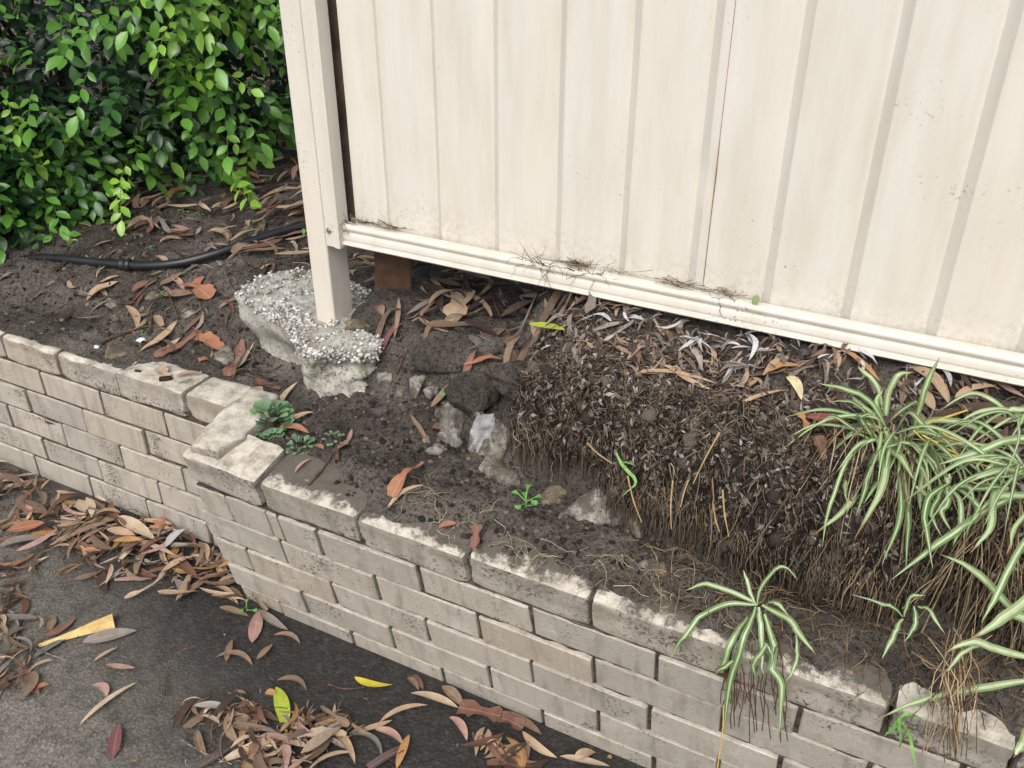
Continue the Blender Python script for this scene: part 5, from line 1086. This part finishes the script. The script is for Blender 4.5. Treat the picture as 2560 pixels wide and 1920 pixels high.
o = obj('aerial_roots', ac.mesh('aerial_roots', True), M['root'], lowp); o.matrix_parent_inverse = Matrix.Translation(-lowp.location)
smallp = plant('spider_plant', 'small dark spider plantlet in the shade of the bank', 'spider plant', at_b(*c8(1585, 570), .09), GS)
for pts, b0, b1, w in [([(1580, 570), (1530, 660), (1460, 782)], .09, .03, .011), ([(1640, 500), (1655, 600), (1605, 690)], .09, .05, .011), ([(1582, 560), (1540, 500), (1470, 470), (1330, 438)], .09, .08, .008), ([(1590, 555), (1640, 460), (1692, 455)], .09, .09, .008), ([(1660, 500), (1750, 550), (1802, 645)], .09, .05, .008)]:
    blade(smallp, c8, pts, b0, b1, w)
cornp = plant('spider_plant', 'spider plant leaves spilling over the wall beside its broken gap', 'spider plant', at_b(*c8(2100, 760), .04), GS)
for pts, b0, b1, w in [([(2300, 790), (2100, 735), (1950, 708), (1788, 748)], .05, .0, .016), ([(2300, 880), (2000, 930), (1700, 1000), (1450, 1092)], .04, -.02, .015), ([(2260, 1080), (2190, 1200), (2165, 1295)], .0, -.02, .016), ([(2000, 700), (1900, 760), (1800, 860)], .04, .0, .008)]:
    blade(cornp, c8, pts, b0, b1, w)
def arcs(par, base, n, L, w, dirs, seed):
    r = np.random.default_rng(seed)
    for q in range(n):
        th = r.uniform(*dirs); up = r.uniform(.25, 1.0); ll = L * r.uniform(.6, 1.15); h = np.array([math.cos(th), math.sin(th), 0]); p0 = base + r.normal(0, .012, 3) * [1, 1, .2]
        dr_ = r.uniform(.15, 1.0); pts = [p0, p0 + h * ll * .28 + [0, 0, ll * .24 * up], p0 + h * ll * .62 + [0, 0, ll * (.30 * up - .10 * dr_)], p0 + h * ll * .92 + [0, 0, ll * (.22 * up - .48 * dr_)]]; pts = [q_ + r.normal(0, .004, 3) for q_ in pts]
        V, F, uv = blade_geo(pts, w * r.uniform(.7, 1.2), fold=r.uniform(.1, .5)); o = obj('leaf', mesh_np('leaf', V, F, smooth=True, uv=uv), M['blade_soft'], par); o.matrix_parent_inverse = Matrix.Translation(-par.location)
arcs(bigp, np.array(at_b(*c7(1360, 760), .325)), 24, .19, .0085, (-3.6, .4), 5); arcs(bigp, np.array(at_b(*c7(1500, 800), .30)), 16, .16, .008, (-2.6, .4), 6)
arcs(edgep, np.array(at_b(*c7(2240, 980), .20)), 22, .18, .0085, (-3.8, .2), 7); arcs(edgep, np.array(at_b(*c7(2200, 640), .30)), 14, .16, .008, (-3.8, .2), 8)
def dead(par, base, n, seed):
    r = np.random.default_rng(seed); PP = []
    for q in range(n):
        a0 = base[0] + r.normal(0, .05); b0_ = base[1] + r.normal(0, .015); p0 = np.array([a0, b0_, float(surfm(a0, b0_)) + .006]); f_ = r.uniform(.04, .11); dn = r.uniform(.06, .22); dx = r.normal(0, .03)
        PP.append(catmull([p0, p0 + [dx * .4, -f_ * .6, .006], p0 + [dx, -f_ - .02, -dn * .5], p0 + [dx * 1.4, -f_ - .03, -dn]], 9) + np.cumsum(r.normal(0, .0016, (9, 3)), 0))
    PP = np.array(PP); PP[:, :, 2] = np.maximum(PP[:, :, 2], surf(PP[:, :, 0], PP[:, :, 1]) + .002)
    v, f, cc = strands(PP, (.0006 + .0014 * r.random((n, 1)) ** 2) * np.linspace(1, .5, 9)[None], np.array([lin(168, 146, 112), lin(128, 108, 86), lin(100, 86, 72), lin(190, 172, 138)])[r.integers(4, size=n)]); ac = Acc(); ac.add(v, f, cc)
    o = obj('dead_leaves', ac.mesh('dead_leaves', True), M['root'], par); o['kind'] = 'stuff'; o.matrix_parent_inverse = Matrix.Translation(-par.location)
dead(bigp, at_b(*c7(1340, 760), .31), 110, 3); dead(edgep, at_b(*c7(2240, 980), .26), 100, 4)
# yellow runner stalks
def stalk(par, cr, pts, b0, b1, r, mat, name='runner'):
    n = len(pts); P = catmull([at_b(*cr(*q), b0 + (b1 - b0) * i / (n - 1)) for i, q in enumerate(pts)], 20); V, F = tube(P, np.linspace(r, r * .6, 20), 6); o = obj(name, mesh_np(name, V, F, smooth=True), mat, par); o.matrix_parent_inverse = Matrix.Translation(-par.location)
M['runner'] = mat_plain('yellow_runner', lin(206, 174, 88), lin(224, 198, 120), 40, .5, .4, .1)
for pts, b0, b1, r in [([(1460, 770), (1540, 690), (1700, 630), (1850, 580)], .30, .28, .0026), ([(1640, 690), (1750, 760), (1950, 800), (2250, 790)], .28, .22, .0018), ([(1700, 850), (1850, 905), (2050, 960), (2250, 1000)], .22, .18, .0018), ([(1560, 740), (1760, 850), (1930, 930), (2030, 950)], .26, .19, .0015), ([(1830, 1010), (1900, 1050), (2020, 1055)], .19, .17, .0013), ([(1500, 710), (1600, 790), (1700, 770)], .28, .25, .0013)]:
    stalk(bigp, c7, pts, b0, b1, r, M['runner'])
gp = plant('grass_seedling', 'bright green grass blades sprouting over the wall face', 'grass', at_b(*c8(1570, 1080), -.01))
M['grass'] = mat_plain('green_grass', lin(104, 152, 74), lin(140, 186, 104), 30, .5, .35, .1)
for pts in ([(1565, 1070), (1575, 1150), (1580, 1265)], [(1565, 1080), (1520, 1130), (1478, 1195)], [(1570, 1080), (1640, 1080), (1705, 1092)], [(1580, 1100), (1610, 1200), (1636, 1345)]):
    blade(gp, c8, pts, .0, -.02, .007, mat='grass')
g2 = plant('grass_seedling', 'green curled blade growing from the root mat face', 'grass', at_b(*c6(880, 1110), .19))
for pts, w in (([(875, 1110), (910, 1190), (960, 1240), (990, 1310), (910, 1400)], .009), ([(900, 1170), (960, 1200), (1000, 1215)], .004)): blade(g2, c6, pts, .19, .15, w, mat='grass')
st_ = at_b(*c8(640, 1050), -.03); 
P = catmull([at_b(*c8(645, 1020), -.03), at_b(*c8(640, 1150), -.032), at_b(*c8(612, 1350), -.034)], 10); V, F = tube(P, .0013, 5); c = P.mean(0); o = obj('dry_stem', mesh_np('dry_stem', V - c, F, smooth=True), M['runner'], label='long yellow straw hanging in front of the wall', category='stem', group='straw stems in the bank'); o.location = c
# bundle of pale dead stems draped over the gap in the wall
ac = Acc(); PP = []
for q in range(34):
    x0 = random.gauss(1840, 75); x1 = random.gauss(1830, 70)
    PP.append(catmull([at_b(*c8(random.gauss(1860, 110), random.uniform(600, 800)), .06), at_b(*c8(x0, random.uniform(850, 950)), .01), at_b(*c8((x0 + x1) / 2, 1060), -.022), at_b(*c8(x1, random.uniform(1150, 1330)), -.026)], 9) + np.cumsum(np.random.default_rng(q).normal(0, .0022, (9, 3)), 0))
v, f, cc = strands(np.array(PP), np.full((34, 9), .0008), np.array([lin(200, 178, 142), lin(168, 144, 114), lin(128, 106, 84)])[RNG.integers(3, size=34)]); ac.add(v, f, cc)
o = obj('straw_bundle', ac.mesh('straw_bundle', True), M['root']); o['kind'] = 'stuff'; o['label'] = 'bundle of pale dead stems draped down the broken wall'; o['category'] = 'dead grass'

# ------------------------------------------------------------------ rosettes and seedlings
def leaf_small(ac, p, d, up, L, w, col, tipw=.75):
    """spoon shaped leaf from p along d"""
    d = d / np.linalg.norm(d); s = np.cross(d, up); s /= np.linalg.norm(s) + 1e-9; u = np.cross(s, d); t = np.array([0, .25, .5, .75, .92, 1.0]); wid = np.array([.14, .25, .62, 1, .75, .12]) * w / 2
    P = p + np.outer(t * L, d) + np.outer(L * (.22 * t - .35 * t * t), u)
    V = np.stack([P - s * wid[:, None] + u * (wid * .3)[:, None], P, P + s * wid[:, None] + u * (wid * .3)[:, None]], 1).reshape(-1, 3); i = np.arange(18).reshape(-1, 3)
    ac.add(V, np.concatenate([np.stack([i[:-1, q], i[:-1, q + 1], i[1:, q + 1], i[1:, q]], -1) for q in (0, 1)]), col)
def rosette(px, R, n, label, h=.02):
    base = put(*px); r = plant('rosette_weed', label, 'weed', base, 'blue green rosette weeds')
    for q in range(n):
        ph = math.acos(1 - .98 * (q + .5) / n); th = q * 2.39996; nd = np.array([math.sin(ph) * math.cos(th), math.sin(ph) * math.sin(th), math.cos(ph)]) + RNG.normal(0, .16, 3); nd /= np.linalg.norm(nd)
        L = R * RNG.uniform(.38, .54); k = np.array(lin(124, 156, 122)) * RNG.uniform(.75, 1.15) + np.array([.03, .05, -.02]) * (RNG.random() < .25); ac = Acc()
        base_ = nd * [R * .52, R * .52, R * .42 + h] ; out = nd * [1, 1, .35] + [0, 0, .12] + RNG.normal(0, .12, 3)
        leaf_small(ac, base_ - [0, 0, .004], out, nd + np.array([0, 0, .6]), L, L * .66, k); obj('leaf', ac.mesh('leaf', True), M['weed'], r)
    return r
rosette(cB(905, 610), .066, 130, 'large blue green leafy weed growing on the corner of the wall', .018)
rosette(cB(1150, 770), .036, 34, 'smaller blue green weed just right of the large one', .006)
rosette(cB(1430, 690), .026, 16, 'least blue green weed out on the bare soil', .004)
def seedling(px, n, L, label, hgt=.03):
    base = at_z(*px, .002) if 'driveway' in label or 'foot of the wall' in label else put(*px); r = plant('seedling', label, 'seedling', base, 'green seedlings')
    for q in range(n):
        th = q * 2.4 + RNG.uniform(-.3, .3); hh = hgt * (.3 + .7 * q / max(1, n - 1)); ac = Acc(); k = np.array(lin(112, 168, 92)) * RNG.uniform(.85, 1.2)
        top = np.array([math.cos(th) * L * .7, math.sin(th) * L * .7, hh]); leaf_small(ac, top, np.array([math.cos(th), math.sin(th), .15]), np.array([0, 0, 1.0]), L, L * .75, k); obj('leaf', ac.mesh('leaf', True), M['weed'], r)
        V, F = tube(catmull([np.zeros(3), [0, 0, hh * .6], top], 6), .0011, 5); obj('stem', mesh_np('stem', V, F, smooth=True), M['grass'], r)
seedling(c6(295, 1470), 7, .019, 'round leaved green seedling beneath the hanging roots', .032)
seedling(c5(1460, 1110), 3, .021, 'two leaved seedling beside the concrete flake', .02)
seedling(c1(1180, 1370), 4, .016, 'tiny seedling on soil below the bush', .02)
seedling(c1(1280, 1385), 3, .010, 'tiny seedling right of the first by the litter', .012)
seedling(c2(1040, 470), 4, .011, 'small seedling among leaves by the round stone', .016)
seedling(c2(968, 165), 4, .009, 'minute seedling above the hose joiner', .010)
seedling(c2(918, 718), 3, .008, 'minute seedling above the bluish plastic scrap', .012)
seedling(c4(1690, 1315), 4, .010, 'clover like sprout at the foot of the wall', .012)
seedling(c3(1590, 650), 3, .016, 'green sprout among leaves on the driveway near the wall', .02)
def small_leaf_at(p, L, col, label):
    ac = Acc(); leaf_small(ac, np.zeros(3), np.array([.2, -.15, 1.0]), np.array([0, -1.0, .1]), L, L * .5, col); o = obj('sprout', ac.mesh('sprout', True), M['weed'], label=label, category='seedling'); o.location = p
small_leaf_at(at_b(1625 * K_, 668 * K_, .452), .030, lin(150, 172, 120), 'pale green sprout standing on the rail against the fence')
small_leaf_at(put(*c5(515, 85)), .028, lin(110, 176, 80), 'bright green leaf beside the post foot at the hose')

# ------------------------------------------------------------------ bush behind the wall
def leaflet(L, w, col, curl):
    t = np.array([0, .22, .5, .78, 1.0]); wid = np.array([.10, .72, 1.0, .68, .02]) * w / 2; z = -curl * L * t * t
    P = np.stack([np.zeros(5), t * L, z], 1); V = np.stack([P + np.outer(-wid, [1, 0, 0]) + np.outer(wid * .28, [0, 0, 1]), P, P + np.outer(wid, [1, 0, 0]) + np.outer(wid * .28, [0, 0, 1])], 1).reshape(-1, 3); i = np.arange(15).reshape(-1, 3)
    return V, np.concatenate([np.stack([i[:-1, q], i[:-1, q + 1], i[1:, q + 1], i[1:, q]], -1) for q in (0, 1)]), col
def rotz(V, a): c, s = math.cos(a), math.sin(a); return np.stack([V[:, 0] * c - V[:, 1] * s, V[:, 0] * s + V[:, 1] * c, V[:, 2]], 1)
def compound(seed, base_col):
    r = np.random.default_rng(seed); ac = Acc(); n = r.integers(5, 8); L = r.uniform(.09, .13)
    y = np.linspace(.018, L, n); drop = lambda q: -.30 * q * q / L
    V, F = tube(np.array([[0, q, drop(q)] for q in np.linspace(0, L, 5)]), .0011, 4); ac.add(V, F, np.array(base_col) * .6)
    for k in range(n):
        last = k == n - 1; s = 1 if k % 2 else -1; sz = r.uniform(.034, .047) * (1.25 if last else .75 + .4 * k / n)
        V, F, c = leaflet(sz, sz * r.uniform(.50, .60), None, r.uniform(.05, .3)); ang = r.normal(0, .15) if last else -s * r.uniform(.75, 1.1)
        V = V * [1, 1, 1]; tl = r.normal(0, .25); V = np.stack([V[:, 0] * math.cos(tl) - V[:, 2] * math.sin(tl), V[:, 1], V[:, 0] * math.sin(tl) + V[:, 2] * math.cos(tl)], 1)
        V = rotz(V, ang) + [0, y[k], drop(y[k])]; ac.add(V, F, np.array(base_col) * r.uniform(.8, 1.15))
    return ac
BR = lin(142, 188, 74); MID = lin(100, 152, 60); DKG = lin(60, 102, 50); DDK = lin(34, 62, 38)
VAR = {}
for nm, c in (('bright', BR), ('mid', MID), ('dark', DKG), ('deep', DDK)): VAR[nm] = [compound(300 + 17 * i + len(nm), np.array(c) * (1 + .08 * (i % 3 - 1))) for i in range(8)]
bush = thing('bush', 'glossy green bush of pinnate leaves overhanging the bank behind the left wall', 'bush', (-1.75, 1.15, .60))
EL = [((-1.62, 1.22, 1.38), (.78, .62, .52)), ((-1.62, 1.02, .98), (.56, .42, .40)), ((-1.95, .92, .86), (.60, .42, .40)), ((-1.30, 1.42, 1.05), (.36, .36, .38)), ((-1.15, 1.2, 1.5), (.36, .36, .42)), ((-2.2, .8, 1.35), (.6, .5, .5)), ((-1.78, .74, .80), (.42, .28, .30)), ((-2.1, .6, .78), (.42, .3, .32)), ((-1.66, .64, .66), (.30, .20, .20)), ((-1.95, .45, .64), (.3, .2, .22))]
def bush_pts(n, r0, r1):
    P = []; Nn = []
    while len(P) < n:
        k = RNG.integers(len(EL)); c, r = np.array(EL[k][0]), np.array(EL[k][1]); u = RNG.standard_normal(3); u /= np.linalg.norm(u)
        if u @ np.array([.75, -.6, .1]) < -.35: continue
        q = RNG.uniform(r0, r1); lump = 1 + .14 * float(fbm(u[0] * 2.2 + k, u[1] * 2.2, u[2] * 2.2, 2)); p = c + u * r * q * lump
        if p[2] < float(soil(p[0], p[1], False)) + .02: continue
        inside = any((((p - np.array(cc)) / np.array(rr)) ** 2).sum() < (r0 * .8) ** 2 for cc, rr in EL)
        if inside and r0 > .8: continue
        P.append(p); Nn.append(u / r / np.linalg.norm(u / r))
    return np.array(P), np.array(Nn)
def basis(nrm, droop):
    y = nrm + RNG.normal(0, .45, 3) + np.array([0, 0, -droop]); y /= np.linalg.norm(y); z = np.array([.25, -.3, .85]) + nrm * .45 + RNG.normal(0, .25, 3); x = np.cross(y, z); x /= np.linalg.norm(x) + 1e-9; z = np.cross(x, y)
    return np.stack([x, y, z], 1)
singles = {k: [v.mesh('leaf', True) for v in VAR[k]] for k in VAR}
for k in singles:
    for me in singles[k]: me.materials.append(M['green'])
raw = {k: [(np.concatenate(v.V), np.concatenate(v.F), np.concatenate(v.K)) for v in VAR[k]] for k in VAR}
PB = Vector((-1.75, 1.15, .60))
P0_, N0_ = bush_pts(84, .96, 1.07); P, Nn, KK = [], [], []
for p, u in zip(P0_, N0_):
    key = 'bright' if RNG.random() < .42 else 'mid'; side = np.cross(u, [0, 0, 1.0]); ax = side * RNG.uniform(-1, 1) + u * .6 + np.array([0, 0, -.35]); ax /= np.linalg.norm(ax)
    for q in range(RNG.integers(3, 5)):
        P.append(p + ax * (.055 * q) + RNG.normal(0, .008, 3)); Nn.append(u * .5 + ax * .6 + side * (.55 if q % 2 else -.55)); KK.append(key if RNG.random() < .85 else 'mid')
for p, u, key in zip(P, Nn, KK):
    u = u / np.linalg.norm(u); Bm = basis(u, .45)
    o = obj('leaf', singles[key][RNG.integers(8)], None, bush); s = RNG.uniform(.95, 1.25); mtx = Matrix([[*(Bm[i] * s), p[i]] for i in range(3)] + [[0, 0, 0, 1]])
    o.matrix_world = mtx; o.matrix_parent_inverse = Matrix.Identity(4); o.matrix_basis = Matrix.Translation(-PB) @ mtx
def mass(n, r0, r1, keys, name):
    ac = Acc(); P, Nn = bush_pts(n, r0, r1)
    for p, u in zip(P, Nn):
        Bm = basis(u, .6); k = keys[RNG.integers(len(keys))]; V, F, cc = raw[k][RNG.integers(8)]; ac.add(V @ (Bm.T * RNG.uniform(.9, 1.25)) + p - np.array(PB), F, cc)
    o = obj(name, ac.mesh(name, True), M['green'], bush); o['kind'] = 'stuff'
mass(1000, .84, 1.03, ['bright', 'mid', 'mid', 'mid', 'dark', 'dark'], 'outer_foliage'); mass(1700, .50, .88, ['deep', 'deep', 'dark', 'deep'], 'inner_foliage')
ac = Acc()
for q in range(46):
    c, r = EL[RNG.integers(len(EL))]; u = RNG.standard_normal(3); u /= np.linalg.norm(u); tip = np.array(c) + u * np.array(r) * .9
    if tip[2] < .7: continue
    b0_ = np.array([-1.8 + RNG.normal(0, .08), 1.2 + RNG.normal(0, .06), .55]); mid_ = (b0_ + tip) / 2 + [0, 0, .12] + RNG.normal(0, .04, 3)
    V, F = tube(catmull([b0_, mid_, tip], 9), np.linspace(.012, .002, 9), 5); ac.add(V - np.array(PB), F, lin(92, 74, 58))
obj('stems', ac.mesh('stems', True), M['root'], bush)

# ------------------------------------------------------------------ beyond: low shrub and pale paving seen past the post
obj('path', mesh_np('path', [(-12, 4.6, .86), (4, 4.6, .86), (4, 9.5, .98), (-12, 9.5, .98)], [(0, 1, 2, 3)]), mat_plain('pale_paving', lin(205, 203, 198), lin(228, 226, 222), 3), kind='structure')
for i, (x, y, z, r) in enumerate([(-2.25, 3.6, .88, .30), (-3.1, 3.9, .9, .45), (-1.5, 4.2, .9, .35)]):
    sh = thing('shrub', ['loose low shrub glimpsed past the fence post', 'dense shrub hidden farther behind the bush', 'open shrub behind the fence sheets'][i], 'shrub', (x, y, z - .15), 'far shrubs')
    ac = Acc()
    for q in range(230):
        u = RNG.standard_normal(3); u /= np.linalg.norm(u); u[2] = abs(u[2]); p = u * r * RNG.uniform(.3, 1.05) * [1, 1, 1.3]; V, F, cc = raw[['mid', 'bright', 'dark'][RNG.integers(3)]][RNG.integers(8)]; ac.add(V @ (basis(u, .3).T * .9) + p, F, cc)
    o = obj('foliage', ac.mesh('foliage', True), M['green'], sh); o['kind'] = 'stuff'
    ac = Acc()
    for q in range(9):
        u = RNG.standard_normal(3) * [1, 1, .4]; u[2] = abs(u[2]) + .9; u /= np.linalg.norm(u); V, F = tube(catmull([[0, 0, -.05], u * r * .5 + RNG.normal(0, .03, 3), u * r * 1.2], 7), np.linspace(.008, .002, 7), 5); ac.add(V, F, lin(92, 74, 58))
    obj('stems', ac.mesh('stems', True), M['root'], sh)
print('faces', sum(len(o.data.polygons) for o in bpy.data.objects if o.type == 'MESH'), 'objects', len(bpy.data.objects))
